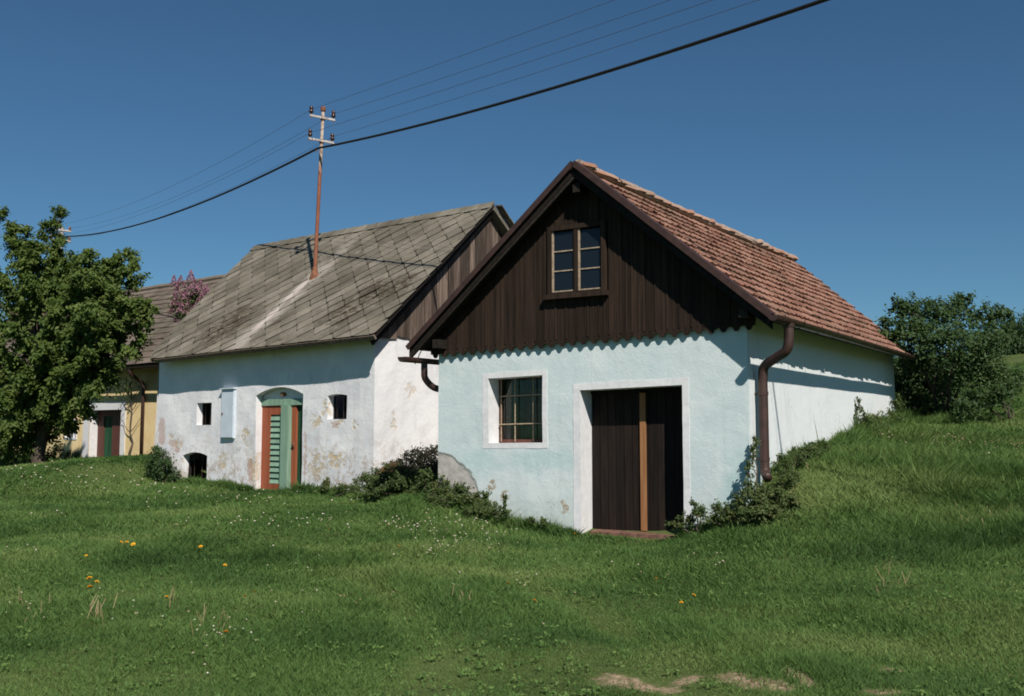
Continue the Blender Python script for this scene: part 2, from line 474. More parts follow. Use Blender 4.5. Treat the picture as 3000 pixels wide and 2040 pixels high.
def np_mesh(name, verts, faces, mat, parent=None, tint=None, smooth=False):
    """verts (N,3), faces (K,3|4)"""
    me = bpy.data.meshes.new(name)
    n, k = faces.shape
    me.vertices.add(len(verts)); me.vertices.foreach_set('co', np.ascontiguousarray(verts, dtype=np.float32).ravel())
    me.loops.add(n * k); me.loops.foreach_set('vertex_index', np.ascontiguousarray(faces, dtype=np.int32).ravel())
    me.polygons.add(n)
    me.polygons.foreach_set('loop_start', np.arange(0, n * k, k, dtype=np.int32))
    if tint is not None:
        a = me.attributes.new('tint', 'FLOAT', 'POINT')
        a.data.foreach_set('value', np.ascontiguousarray(tint, dtype=np.float32))
    if smooth:
        me.polygons.foreach_set('use_smooth', np.ones(n, dtype=bool))
    me.update(calc_edges=True)
    me.materials.append(M[mat])
    return link(name, me, parent)

def nz3(x, y, z):
    return noise.noise(Vector((x, y, z)))

# ------------------------------------------------------------------ frames of the three houses
class Frame:
    def __init__(s, X, Y, Z, yaw):
        s.o = np.array([X, Y, Z]); s.yaw = yaw
        s.u = np.array([math.cos(yaw), -math.sin(yaw), 0]); s.v = np.array([math.sin(yaw), math.cos(yaw), 0])
    def w(s, u, v, w=0.0):
        return s.o + s.u * u + s.v * v + np.array([0, 0, w])
    def loc(s, X, Y):
        dx = X - s.o[0]; dy = Y - s.o[1]
        return dx * s.u[0] + dy * s.u[1], dx * s.v[0] + dy * s.v[1]
FB = Frame(3.2153, 13.4961, 0.186, 0.5555)
FW = Frame(-2.73, 19.67, 0.33, 0.66)
FY = Frame(-9.16, 30.32, 0.50, 0.66)

# ------------------------------------------------------------------ ground
CP = np.array([
    (0, 0, 0), (-4, 0, -.05), (4, 0, .05), (-9, 2, -.1), (9, 3, .6), (0, 6, 0.02), (-4, 7, 0), (4, 7, .12), (8, 8, .55), (13, 11, 1.3),
    (1.69, 14.45, .08), (2.2, 14.1, .10), (1.2, 14.75, .09), (0.6, 15.1, .12), (-.185, 15.6, .18), (-1.2, 16.24, .52), (2.66, 13.84, .32), (3.2, 13.4, .55), (3.7, 14.21, .98), (4.85, 16.05, 1.24),
    (6.7, 19.0, 1.58), (9.15, 23.0, 1.96), (5.6, 15.2, 1.12), (3.8, 12.6, .50), (2.4, 12.6, .20), (5.4, 13, .72), (6.7, 13, .85), (8.8, 17, 1.25), (11.4, 22, 1.95),
    (1.3, 13.3, .09), (1.5, 12, .10), (-2, 12, .10), (-6, 12, .08), (-5, 17, .22), (-1.2, 14.5, .2),
    (-4.96, 21.2, .32), (-3.6, 20.2, .34), (-2.85, 19.5, .38), (-2.2, 19.2, .62), (-1.4, 19.5, .80), (-2.3, 17.9, .36), (-3.4, 18.6, .30), (-8.2, 23.85, .50), (-8.75, 24.2, .80), (-7.0, 22.9, .42),
    (-10.3, 28, .85), (-13.9, 33.8, .55), (-17, 33, .58), (-12.8, 28, .62), (-14, 20, .3), (-25, 30, .5), (-12, 12, .0),
    (-25, 48, 1.0), (0, 42, 2.2), (12, 31, 2.75), (20, 40, 4.3), (30, 58, 5.9), (24, 24, 3.2), (18, 14, 1.9), (-40, 20, .2), (-3, 30, 1.5), (3, 30, 2.0)], float)
def _tps(r2):
    return 0.5 * r2 * np.log(r2 + 1e-9)
_n = len(CP)
_K = _tps(((CP[:, None, :2] - CP[None, :, :2]) ** 2).sum(-1)) + np.eye(_n) * 0.02
_P = np.c_[np.ones(_n), CP[:, :2]]
_A = np.block([[_K, _P], [_P.T, np.zeros((3, 3))]])
_W = np.linalg.solve(_A, np.r_[CP[:, 2], np.zeros(3)])
def vnoise(X, Y, sc, seed=0):
    """cheap smooth noise, sum of sines"""
    r = np.random.default_rng(seed); out = 0
    for i in range(6):
        a = r.uniform(0, 6.28); f = sc * r.uniform(.6, 1.7); p = r.uniform(0, 6.28)
        out = out + np.sin((X * math.cos(a) + Y * math.sin(a)) * f + p)
    return out / 3.4
def rut_lines(Y):
    """two wheel tracks curving up from the road to the houses"""
    return (np.interp(Y, [5.0, 5.7, 6.65, 7.8, 9.15, 11.3, 13.9], [-.62, -.59, -.6, -.75, -1.1, -1.92, -3.2]),
            np.interp(Y, [5.0, 5.6, 6.65, 7.7, 8.95, 10.4, 12.6], [.80, .87, 1.0, .95, .67, .08, -.63]))
def ground_z(X, Y):
    X = np.asarray(X, float); Y = np.asarray(Y, float); sh = X.shape
    x = X.ravel(); y = Y.ravel()
    z = np.zeros(len(x))
    for s in range(0, len(x), 20000):
        xs = x[s:s + 20000]; ys = y[s:s + 20000]
        d = (xs[:, None] - CP[:, 0]) ** 2 + (ys[:, None] - CP[:, 1]) ** 2
        z[s:s + 20000] = _tps(d) @ _W[:_n] + _W[_n] + _W[_n + 1] * xs + _W[_n + 2] * ys
    R = np.hypot(x - 2, y - 22)
    k = np.clip((R - 34) / 26, 0, 1); k = k * k * (3 - 2 * k)
    far = np.clip(1.2 + 0.085 * x + 0.045 * y, -3, 12)
    z = z * (1 - k) + far * k
    z = z + 0.030 * vnoise(x, y, 1.5, 1) + 0.016 * vnoise(x, y, 4.0, 2)
    # shallow wheel ruts running up towards the houses
    for c in rut_lines(y):
        z = z - 0.05 * np.exp(-((x - c) / 0.22) ** 2) * np.clip((13 - y) / 4, 0, 1) * np.clip((y - 4.5) / 2, 0, 1)
    return z.reshape(sh)
def gz(x, y):
    return float(ground_z(np.array([x]), np.array([y]))[0])
DIRT = [(0.68, 6.48, .15, .15), (0.80, 6.40, .13, .12), (0.97, 6.34, .10, .10), (1.13, 6.52, .10, .10), (1.40, 6.42, .12, .15), (1.48, 6.28, .14, .14), (1.62, 6.20, .10, .12), (1.80, 6.46, .06, .16), (1.83, 6.28, .06, .14), (2.47, 6.66, .09, .07),
        (2.1, 7.25, .05, .05), (2.2, 6.08, .14, .06)]
def dirt_mask(X, Y):
    m = np.zeros_like(X)
    for cx, cy, rx, ry in DIRT:
        m = np.maximum(m, 1.0 - 0.6 * np.hypot((X - cx) / (rx * 1.3), (Y - cy) / (ry * 1.3)))
    return np.clip(m, 0, 1)
def build_ground():
    xs = np.unique(np.round(np.concatenate([np.linspace(-900, -60, 15), np.linspace(-60, -16, 45), np.linspace(-16, -5, 50), np.linspace(-5, 5, 160), np.linspace(5, 14, 45), np.linspace(14, 60, 40), np.linspace(60, 900, 15)]), 4))
    ys = np.unique(np.round(np.concatenate([np.linspace(-300, -6, 15), np.linspace(-6, 4.5, 22), np.linspace(4.5, 8, 70), np.linspace(8, 36, 150), np.linspace(36, 80, 40), np.linspace(80, 1500, 25)]), 4))
    X, Y = np.meshgrid(xs, ys)
    Z = ground_z(X, Y)
    V = np.c_[X.ravel(), Y.ravel(), Z.ravel()]
    nx = len(xs); ny = len(ys)
    i = (np.arange(ny - 1)[:, None] * nx + np.arange(nx - 1)[None]).ravel()
    F = np.c_[i, i + 1, i + nx + 1, i + nx]
    o = np_mesh('ground', V, F, 'ground', smooth=True)
    a = o.data.attributes.new('dirt', 'FLOAT', 'POINT')
    a.data.foreach_set('value', dirt_mask(X, Y).ravel().astype(np.float32))
    o['kind'] = 'structure'
build_ground()

# ------------------------------------------------------------------ wall builder
def grid_lines(a, b, cuts, step):
    s = sorted(set([a, b] + [c for c in cuts if a < c < b]))
    out = []
    for p, q in zip(s[:-1], s[1:]):
        n = max(1, int(round((q - p) / step)))
        out += [p + (q - p) * i / n for i in range(n)]
    return out + [b]

def wall_face(mb, P, a0, a1, w0, w1, openings, depth, step=0.22):
    """P(a, w, d) -> local point, d = depth into the wall. openings: (a0,a1,w0,w1,arch_rise)"""
    A = grid_lines(a0, a1, [x for o in openings for x in o[:2]], step)
    Wl = grid_lines(w0, w1, [x for o in openings for x in (o[2], o[3])], step)
    idx = {}
    def vid(i, j):
        if (i, j) not in idx:
            idx[(i, j)] = len(mb.v); mb.v.append(tuple(P(A[i], Wl[j], 0.0)))
        return idx[(i, j)]
    for i in range(len(A) - 1):
        for j in range(len(Wl) - 1):
            ca = (A[i] + A[i + 1]) / 2; cw = (Wl[j] + Wl[j + 1]) / 2
            if any(o[0] < ca < o[1] and o[2] < cw < o[3] for o in openings):
                continue
            mb.f.append((vid(i, j), vid(i + 1, j), vid(i + 1, j + 1), vid(i, j + 1))); mb.mi.append(0)
    for o in openings:
        x0, x1, z0, z1 = o[:4]; rise = o[4] if len(o) > 4 else 0.0
        n = 10
        if rise > 0:
            top = []
            for k in range(n + 1):
                s = k / n
                top.append((x0 + (x1 - x0) * s, z1 - rise + rise * (1 - (2 * s - 1) ** 2)))
            # spandrels between the arc and the straight head
            for k in range(n):
                (p, q), (r, s_) = top[k], top[k + 1]
                mb.add([P(p, q, 0), P(r, s_, 0), P(r, z1, 0), P(p, z1, 0)], [(0, 1, 2, 3)])
        else:
            top = [(x0 + (x1 - x0) * k / 4, z1) for k in range(5)]
        ring = [(x0, z0 + (top[0][1] - z0) * k / 5) for k in range(5)] + top + [(x1, top[-1][1] + (z0 - top[-1][1]) * k / 5) for k in range(1, 6)]
        ring += [(x1 + (x0 - x1) * k / 3, z0) for k in range(1, 3)]
        m = len(ring)
        fr = [P(a, b, 0.0) for a, b in ring]; bk = [P(a, b, depth) for a, b in ring]
        mb.add(fr + bk, [(i, (i + 1) % m, (i + 1) % m + m, i + m) for i in range(m)], 1)

def frame_band(P, x0, x1, z0, z1, wid, proud, bottom=True, step=0.08, wl=None, jit=0.0):
    """painted plaster band round an opening"""
    wl = wl or wid
    mb = MB()
    rects = [(x0 - wl, x0, z0 - (wid if bottom else 0), z1 + wid), (x1, x1 + wid, z0 - (wid if bottom else 0), z1 + wid), (x0, x1, z1, z1 + wid)]
    if bottom:
        rects.append((x0, x1, z0 - wid, z0))
    def PJ(a, b, d):
        ja = .010 * nz3(a * 5, b * 5, 1.7) if (a <= x0 - wl + .002 or a >= x1 + wid - .002) else 0
        jb = .010 * nz3(a * 5, b * 5, 6.2) if (b >= z1 + wid - .002 or (bottom and b <= z0 - wid + .002)) else 0
        return P(a + ja, b + jb, d)
    for a0, a1, b0, b1 in rects:
        na = max(1, int((a1 - a0) / step)); nb = max(1, int((b1 - b0) / step))
        base = len(mb.v)
        for j in range(nb + 1):
            for i in range(na + 1):
                a = a0 + (a1 - a0) * i / na; b = b0 + (b1 - b0) * j / nb
                mb.v.append(tuple(PJ(a, b, -proud)))
        for j in range(nb):
            for i in range(na):
                q = base + j * (na + 1) + i
                mb.f.append((q, q + 1, q + na + 2, q + na + 1)); mb.mi.append(0)
    # outer rim thickness
    ring = [(x0 - wl, z0 - (wid if bottom else 0)), (x0 - wl, z1 + wid), (x1 + wid, z1 + wid), (x1 + wid, z0 - (wid if bottom else 0))]
    for (a, b), (c, d) in zip(ring, ring[1:] + (ring[:1] if bottom else [])):
        n = max(1, int(math.hypot(c - a, d - b) / step))
        for k in range(n):
            p = (a + (c - a) * k / n, b + (d - b) * k / n); q = (a + (c - a) * (k + 1) / n, b + (d - b) * (k + 1) / n)
            mb.add([PJ(*p, -proud), PJ(*q, -proud), PJ(*q, 0.01), PJ(*p, 0.01)], [(0, 1, 2, 3)])
    return mb

# ================================================================== PALE BLUE HOUSE
BW = 5.2
K = 0.0327
def kz(u, w):                      # the old front is a little out of level
    return w + K * (u + BW / 2) * min(w, 2.8) / 2.8
def fade(u):
    return min(1.0, abs(u) / .35, abs(u + BW) / .35)
def PBf(u, w, d):
    return Vector((u, d + (0.012 * nz3(u * 1.3, w * 1.3, 3.1) + 0.004 * nz3(u * 6, w * 6, 9)) * fade(u) * (1.0 if d <= 0.011 else 0.4), kz(u, w)))
blue = thing('press_house', 'pale blue plastered cellar house with dark boarded gable and red tile roof', 'house', tuple(FB.o), -FB.yaw)
mb = MB()
DOOR = (-2.585, -0.955, -0.5, 2.045)
WIN = (-4.225, -3.235, 1.27, 2.31)
wall_face(mb, PBf, -BW, 0, -1.2, 2.86, [DOOR, WIN], 0.40)
REAR = 10.0
def PBs(v, w, d):
    return Vector((-d + 0.012 * nz3(v * 1.1, w * 1.1, 7.7) * min(1, v / .35), v, kz(0, w) if w < 2.8 else w + K * BW / 2))
wall_face(mb, PBs, 0, REAR, -1.2, 3.12, [], 0.3, 0.4)
mb.add([(-BW, 0, -1.2 - K * BW / 2), (-BW, REAR, -1.2), (-BW, REAR, 2.8), (-BW, 0, 2.775)], [(0, 1, 2, 3)])
mb.add([(-BW, REAR, -1.2), (0, REAR, -1.2), (0, REAR, 3.1), (-BW / 2, REAR, 5.2), (-BW, REAR, 2.8)], [(0, 1, 2, 3, 4)])
mb.build('wall', ['blue_plaster', 'white_trim'], blue, smooth=False)
frame_band(PBf, *DOOR[:2], -0.35, DOOR[3], 0.10, 0.005, bottom=False, wl=0.115).build('door_surround', 'white_trim', blue)
frame_band(PBf, *WIN, 0.085, 0.005, wl=0.11).build('window_surround', 'white_trim', blue)

# door: two planked leaves, pale cover strip, threshold
dv = 0.36
door = MB()
door.box((DOOR[0] - .05, dv + .05, -0.05), (DOOR[1] + .05, dv + .08, 2.12))
door_o = door.build('door', 'dark_door_wood', blue)
xs = np.linspace(DOOR[0] + .012, DOOR[1] - .012, 13)
for a, b in zip(xs[:-1], xs[1:]):
    m_ = MB(); g_ = random.uniform(0, .006)
    m_.box((a + .004, dv + g_, -.03), (b - .004, dv + .05, 2.075))
    m_.build('door_plank', 'dark_door_wood', door_o)
m_ = MB(); m_.box((-1.765, dv - .03, -.02), (-1.675, dv, 2.0)); m_.build('cover_strip', 'fresh_pine', door_o, label='bare pale pine strip over the door joint')
m_ = MB(); m_.box((DOOR[0] - .02, dv - .012, 2.0), (DOOR[1] + .02, dv + .02, 2.12)); m_.build('door_head', 'dark_door_wood', door_o)
m_ = MB(); m_.hexa([(-2.5, .06, -.3), (-1.02, .04, -.3), (-1.02, .38, -.3), (-2.5, .38, -.3), (-2.48, .07, -.045), (-1.03, .05, -.04), (-1.03, .38, -.035), (-2.49, .38, -.035)])
m_.build('threshold', 'brick_sill', blue)

# barred window
win = thing('window', 'x', 'x'); del win['label']; del win['category']; win.parent = blue
wv = 0.31
def bx(mat, nm, lo, hi, par):
    m_ = MB(); m_.box(lo, hi); return m_.build(nm, mat, par)
u0, u1, z0, z1 = WIN
for lo, hi in (((u0, wv, z0 - .02), (u0 + .05, wv + .06, z1)), ((u1 - .05, wv, z0 - .02), (u1, wv + .06, z1)),
               ((u0 + .05, wv, z0 - .03), (u1 - .05, wv + .06, z0 + .035)), ((u0 + .05, wv, z1 - .045), (u1 - .05, wv + .06, z1 + .01))):
    bx('window_red', 'frame', lo, hi, win)
bx('thin_glass', 'pane', (u0 + .05, wv + .03, z0 + .035), (u1 - .05, wv + .034, z1 - .045), win)
for x in (u0 + .065, u0 + .325, u0 + .66):
    m_ = MB(); m_.tube([(x, wv - .03, z0), (x, wv - .03, z1)], .010, 6); m_.build('bar', 'iron_bar', win)
for z in (z0 + .27, z0 + .72):
    m_ = MB(); m_.tube([(u0 + .04, wv - .045, z), (u1 - .03, wv - .045, z + .02)], .010, 6); m_.build('bar', 'iron_bar', win)
def curtain(x0, x1, zlo, zhi, v0, mat):
    m_ = MB(); n = 22
    vs = [(x0 + (x1 - x0) * i / n, v0 + .018 * math.sin(i * 1.35) + .008 * math.sin(i * .6), z) for z in (zlo, zhi) for i in range(n + 1)]
    m_.add(vs, [(i, i + 1, i + n + 2, i + n + 1) for i in range(n)])
    return m_
curtain(u0 + .04, u0 + .40, z0 + .24, z1, wv + .12, 0).build('curtain', 'green_cloth', win, smooth=True)
curtain(u0 + .30, u1, z0 - .02, z0 + .26, wv + .16, 0).build('curtain', 'green_cloth', win, smooth=True)
bx('brown_board', 'inner_board', (u0 + .05, wv + .22, z0 - .05), (u1, wv + .24, z1 - .2), win)
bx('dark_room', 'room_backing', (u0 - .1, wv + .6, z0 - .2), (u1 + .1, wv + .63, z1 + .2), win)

# ---- roof geometry
RFr = Vector((-2.470, -.38, 5.404)); RFe = Vector((.435, -.38, 2.953)); RFl = Vector((-5.52, -.38, 2.792))
RRr = Vector((-2.20, 10.2, 5.50)); RRe = Vector((.48, 10.2, 3.07)); RRl = Vector((-5.3, 10.2, 2.9))
def roofR(a, b, h=0.0):     # a: front->rear 0..1, b: ridge->eave 0..1
    p = RFr.lerp(RRr, a).lerp(RFe.lerp(RRe, a), b)
    sag = -0.035 * math.sin(math.pi * a) * (1 - .5 * b)
    return p + Vector((0, 0, sag)) + Vector((.645, 0, .764)) * h
def roofL(a, b, h=0.0):
    p = RFr.lerp(RRr, a).lerp(RFl.lerp(RRl, a), b)
    return p + Vector((0, 0, -0.035 * math.sin(math.pi * a) * (1 - .5 * b))) + Vector((-.645, 0, .764)) * h
for fn in (roofR, roofL):
    m_ = MB(); n = 10
    for i in range(n):
        a, b = .002 + i / n * .996, .002 + (i + 1) / n * .996
        m_.hexa([fn(a, 0.01, -.11), fn(b, .01, -.11), fn(b, .985, -.11), fn(a, .985, -.11), fn(a, 0.01, -.055), fn(b, .01, -.055), fn(b, .985, -.055), fn(a, .985, -.055)])
    m_.build('roof_boarding', 'soffit_wood', blue)

# clay tile: shared mesh, x across (along ridge), y down the slope, z up
TW, TL, TE = 0.222, 0.335, 0.266
def tile_mb(w_=TW, l_=TL):
    px = [0, .02, .045, .07, .10, .15, w_ - .004]; ph = [.004, .012, .016, .011, .003, .0, .004]
    m_ = MB(); n = len(px)
    top = [(x, y, h + hh) for (y, hh) in ((0, -.010), (l_, .038)) for x, h in zip(px, ph)]
    bot = [(x, l_, h + .038 - .030) for x, h in zip(px, ph)]
    m_.add(top + bot, [(i, i + n, i + n + 1, i + 1) for i in range(n - 1)] + [(i + n, i + 2 * n, i + 2 * n + 1, i + n + 1) for i in range(n - 1)] +
           [(0, 2 * n, n), (n - 1, 2 * n - 1, 3 * n - 1)])
    return m_
tile_me = tile_mb().mesh('roof_tile'); tile_me.materials.append(M['clay_tile'])
LEN = 10.65
NCOL = int(LEN / TW); NROW = 14
def tile_matrix(fn, col, row, jit=1.0, flip=False):
    a = (0.10 + col * TW) / LEN; b = 0.018 + row / NROW * 0.955
    p = fn(a, b, 0.0)
    ex = (fn(min(1, a + .02), b) - fn(a, b)).normalized(); ey = (fn(a, min(1, b + .05)) - fn(a, b)).normalized()
    ez = ex.cross(ey).normalized()
    if ez.z < 0:
        ez = -ez
    r = Matrix((ex, ey, ez)).transposed().to_4x4()
    r = r @ Matrix.Rotation(random.gauss(0, .020) * jit, 4, 'Z') @ Matrix.Rotation(random.gauss(0, .014) * jit, 4, 'X')
    m4 = Matrix.Translation(p + ez * (random.gauss(0, .003) * jit - .02) + ey * (random.gauss(0, .009) + (.03 if random.random() < .02 else 0))) @ r
    return m4
far_v = []; far_f = []
tv = np.array([v.co[:] + (1,) for v in tile_me.vertices]); tf = [tuple(p.vertices) for p in tile_me.polygons]
for row in range(NROW):
    for col in range(NCOL):
        m4 = tile_matrix(roofR, col, row)
        if col < 21:
            o = link('roof_tile', tile_me, blue); o.matrix_basis = m4
        else:
            off = len(far_v); far_v += [tuple(x[:3]) for x in (np.array(m4) @ tv.T).T]; far_f += [tuple(i + off for i in f) for f in tf]
mfar = MB(); mfar.v = far_v; mfar.f = far_f; mfar.mi = [0] * len(far_f)
o = mfar.build('rear_roof_tiles', 'clay_tile', blue, fixn=False); o['kind'] = 'stuff'
mfar = MB()
for row in range(NROW):
    for col in range(NCOL):
        m4 = tile_matrix(roofL, col, row)
        mfar.add([tuple(x[:3]) for x in (np.array(m4) @ tv.T).T], tf)
o = mfar.build('far_slope_tiles', 'clay_tile', blue, fixn=False); o['kind'] = 'stuff'
# ridge tiles bedded in mortar
m_ = MB(); n = 40
pts = [roofR(.01 + .985 * i / n, 0, .03) + Vector((0, 0, .0)) for i in range(n + 1)]
m_.tube(pts, [0.075 + .012 * random.uniform(-1, 1) for _ in pts], 8); m_.build('ridge_mortar', 'mortar', blue)
rme = MB(); n = 7; L_ = .40
vs = []
for y, r, h in ((0, .105, 0), (L_, .125, .018)):
    for th in (0, 1):
        for k in range(n + 1):
            an = math.pi * (.06 + .88 * k / n)
            vs.append((math.cos(an) * (r - th * .014), y, math.sin(an) * (r - th * .014) * .85 + h))
q = n + 1
fs = []
for k in range(n):
    fs += [(k, k + 1, 2 * q + k + 1, 2 * q + k), (q + k, 3 * q + k, 3 * q + k + 1, q + k + 1), (2 * q + k, 2 * q + k + 1, 3 * q + k + 1, 3 * q + k), (k, q + k, q + k + 1, k + 1)]
rme.add(vs, fs); ridge_me = rme.mesh('ridge_tile'); ridge_me.materials.append(M['ridge_clay'])
nr = 30
for i in range(nr):
    a = .012 + i / nr * .975
    p = roofR(a, 0, 0); d = (roofR(min(1, a + .02), 0) - roofR(a, 0)).normalized()
    ex = d.cross(Vector((0, 0, 1))).normalized(); ez = ex.cross(d)
    o = link('ridge_tile', ridge_me, blue)
    o.matrix_basis = Matrix.Translation(p + Vector((random.gauss(0, .008), 0, -.035 + random.gauss(0, .012)))) @ Matrix((ex, d, ez)).transposed().to_4x4() @ Matrix.Rotation(random.gauss(0, .05), 4, 'Y') @ Matrix.Rotation(random.gauss(0, .04), 4, 'X')

# bargeboards and verge cappings
for fn, sx_ in ((roofR, 1), (roofL, -1)):
    up = Vector((0, 0, 1)); nn = Vector((sx_ * .645, 0, .764))
    a0 = Vector((RFr.x, -.40, RFr.z)); a1 = Vector(((RFe if sx_ > 0 else RFl).x, -.40, (RFe if sx_ > 0 else RFl).z)) + Vector((sx_ * .02, 0, -.017))
    m_ = MB()       # barge rafter, set back in the shade of the verge
    m_.hexa([a0 + up * -.21 + Vector((0, .05, 0)), a1 + up * -.17 + Vector((0, .05, 0)), a1 + up * -.17 + Vector((0, .10, 0)), a0 + up * -.21 + Vector((0, .10, 0)),
             a0 + up * .03 + Vector((0, .05, 0)), a1 + up * .03 + Vector((0, .05, 0)), a1 + up * .03 + Vector((0, .10, 0)), a0 + up * .03 + Vector((0, .10, 0))])
    m_.build('bargeboard', 'soffit_wood', blue)
    m_ = MB()
    p = [a0 + Vector((0, -.015, 0)) + nn * .045, a1 + Vector((0, -.015, 0)) + nn * .045, a1 + Vector((0, .13, 0)) + nn * .056, a0 + Vector((0, .13, 0)) + nn * .056]
    m_.hexa([x - nn * .006 for x in p] + p)
    p2 = [a0 + Vector((0, -.018, 0)) + nn * .05, a1 + Vector((0, -.018, 0)) + nn * .05]
    dn = nn * -.085
    m_.hexa([p2[0] + dn, p2[1] + dn, p2[1] + dn + Vector((0, .012, 0)), p2[0] + dn + Vector((0, .012, 0)), p2[0], p2[1], p2[1] + Vector((0, .012, 0)), p2[0] + Vector((0, .012, 0))])
    m_.build('verge_capping', 'brown_metal', blue)
# purlin ends under the verge
for u_, w_ in ((-2.47, 5.08), (-5.05, 2.86), (.05, 3.05)):
    bx('soffit_wood', 'purlin', (u_ - .06, -.30, w_ - .09), (u_ + .06, -.06, w_ + .05), blue)

# gable boards with scalloped feet
GW = (-3.03, -2.15, 3.52, 4.50)
def top_w(u):
    if u > RFr.x:
        return RFr.z - (u - RFr.x) * (RFr.z - RFe.z) / (RFe.x - RFr.x) - .15
    return RFr.z - (RFr.x - u) * (RFr.z - RFl.z) / (RFr.x - RFl.x) - .15
def bot_w(u):
    return 2.78 + K * (u + BW / 2)
NBD = 30
g0, g1 = -5.32, 0.14
gable_v = -0.065
edges = np.linspace(g0, g1, NBD + 1)
for a, b in zip(edges[:-1], edges[1:]):
    a += .002; b -= .002; c = (a + b) / 2; hw = (b - a) / 2
    yv = gable_v + random.uniform(-.004, .004)
    def board(lo_pts, hi_pts):
        poly = [(x, yv, z) for x, z in lo_pts + hi_pts]
        m_ = MB(); m_.prism(poly, (0, .024, 0))
        return m_
    bw_ = bot_w(c) + random.uniform(-.006, .006)
    toe = []
    for k in range(11):
        s = -1 + 2 * k / 10
        dz = -.065 * max(0, (1 - (abs(s) / .62) ** 2.4)) if abs(s) < .62 else 0
        toe.append((c + s * hw, bw_ + dz))
    apex = [(RFr.x, top_w(RFr.x))] if a < RFr.x < b else []
    tops = [(b, max(top_w(b), bw_ + .02))] + apex + [(a, max(top_w(a), bw_ + .02))]
    if b > GW[0] + .01 and a < GW[1] - .01:
        m1 = board(toe, [(b, GW[2]), (a, GW[2])]); m1.build('gable_board', 'dark_stained_boards', blue)
        if min(top_w(a), top_w(b)) > GW[3] + .02:
            m2 = board([(a, GW[3]), (b, GW[3])], tops); m2.build('gable_board', 'dark_stained_boards', blue)
    else:
        m1 = board(toe, tops); m1.build('gable_board', 'dark_stained_boards', blue)
    # thin cover batten over the joint
    m3 = MB(); zt = top_w(b) - .01
    zb = bot_w(b) + .05
    for bb, hw_ in ((b, .014), (c, .010)):
        zt = min(top_w(bb - hw_), top_w(bb + hw_)) - .01; zb = bot_w(bb) + .05
        segs = [(zb, zt)] if not (GW[0] - .05 < bb < GW[1] + .05) else [(zb, GW[2] - .06), (GW[3] + .06, zt)]
        for q0, q1 in segs:
            if q1 - q0 > .03:
                m3 = MB(); m3.box((bb - hw_, yv - (.010 if bb == b else .004), q0), (bb + hw_, yv + .0, q1)); m3.build('batten', 'dark_stained_boards', blue)
m_ = MB(); m_.add([(g0 + .1, -.02, 2.78), (g1 - .1, -.02, 2.95), (g1 - .1, -.02, top_w(g1 - .1) + .06), (RFr.x, -.02, top_w(RFr.x) + .06), (g0 + .1, -.02, top_w(g0 + .1) + .06)], [(0, 1, 2, 3, 4)])
m_.build('gable_backing', 'soffit_wood', blue)

# gable window
gw = thing('window', 'x', 'x'); del gw['label']; del gw['category']; gw.parent = blue
a0, a1, c0, c1 = GW
for lo, hi in (((a0 - .055, -.105, c0 - .02), (a0 + .015, -.03, c1 + .06)), ((a1 - .015, -.105, c0 - .02), (a1 + .055, -.03, c1 + .06)),
               ((a0 + .015, -.105, c1 - .01), (a1 - .015, -.03, c1 + .06)), ((a0 + .015, -.10, c0 - .02), (a1 - .015, -.03, c0 + .02))):
    bx('dark_stained_boards', 'frame', lo, hi, gw)
bx('dark_stained_boards', 'sill', (a0 - .10, -.165, c0 - .09), (a1 + .10, -.04, c0 - .02), gw)
mid = (a0 + a1) / 2
bx('dark_stained_boards', 'mullion', (mid - .035, -.098, c0 + .02), (mid + .028, -.045, c1 - .01), gw)
for k, (x0, x1) in enumerate(((a0 + .015, mid - .035), (mid + .028, a1 - .015))):
    bx('cream_bar', 'sash_stile', (x0, -.080, c0 + .02), (x0 + .026, -.045, c1 - .012), gw)
    bx('dark_stained_boards', 'sash_stile', (x1 - .026, -.080, c0 + .02), (x1, -.045, c1 - .012), gw)
    bx('cream_bar', 'sash_rail', (x0 + .026, -.078, c0 + .02), (x1 - .026, -.047, c0 + .042), gw)
    hs = [c0 + .042 + (c1 - .03 - c0 - .042) * i / 3 for i in range(4)]
    for i in (1, 2):
        bx('cream_bar', 'glazing_bar', (x0 + .026, -.076, hs[i] - .009), (x1 - .026, -.05, hs[i] + .009), gw)
    for i in range(3):
        m_ = MB(); j = random.uniform(-.004, .004)
        m_.add([(x0 + .026, -.058, hs[i] + .009), (x1 - .026, -.058 + j, hs[i] + .009), (x1 - .026, -.058 + j, hs[i + 1] - .009), (x0 + .026, -.058, hs[i + 1] - .009)], [(0, 1, 2, 3)])
        m_.build('pane', 'glass', gw)

# gutters and downpipes
def half_gutter(mb_, path, r, seg=8, up=Vector((0, 0, 1))):
    path = [Vector(p) for p in path]
    n = len(path); vs = []; fs = []
    for i, p in enumerate(path):
        d = (path[min(n - 1, i + 1)] - path[max(0, i - 1)]).normalized(); s = d.cross(up).normalized()
        for rr in (r, r - .006):
            for k in range(seg + 1):
                an = math.pi * (1 + k / seg)
                vs.append(p + s * math.cos(an) * rr + up * math.sin(an) * rr)
        vs += []
    q = seg + 1
    for i in range(n - 1):
        for k in range(seg):
            b0 = i * 2 * q; b1 = (i + 1) * 2 * q
            fs += [(b0 + k, b0 + k + 1, b1 + k + 1, b1 + k), (b0 + q + k, b1 + q + k, b1 + q + k + 1, b0 + q + k + 1)]
    for k in range(seg):
        fs += [(k, q + k, q + k + 1, k + 1)]
    mb_.add(vs, fs)
    # end cap at the first point
    d = (path[1] - path[0]).normalized(); s = d.cross(up).normalized()
    cap = [path[0] + s * math.cos(math.pi * (1 + k / seg)) * r + up * math.sin(math.pi * (1 + k / seg)) * r for k in range(seg + 1)]
    mb_.add(cap, [tuple(range(seg + 1))])
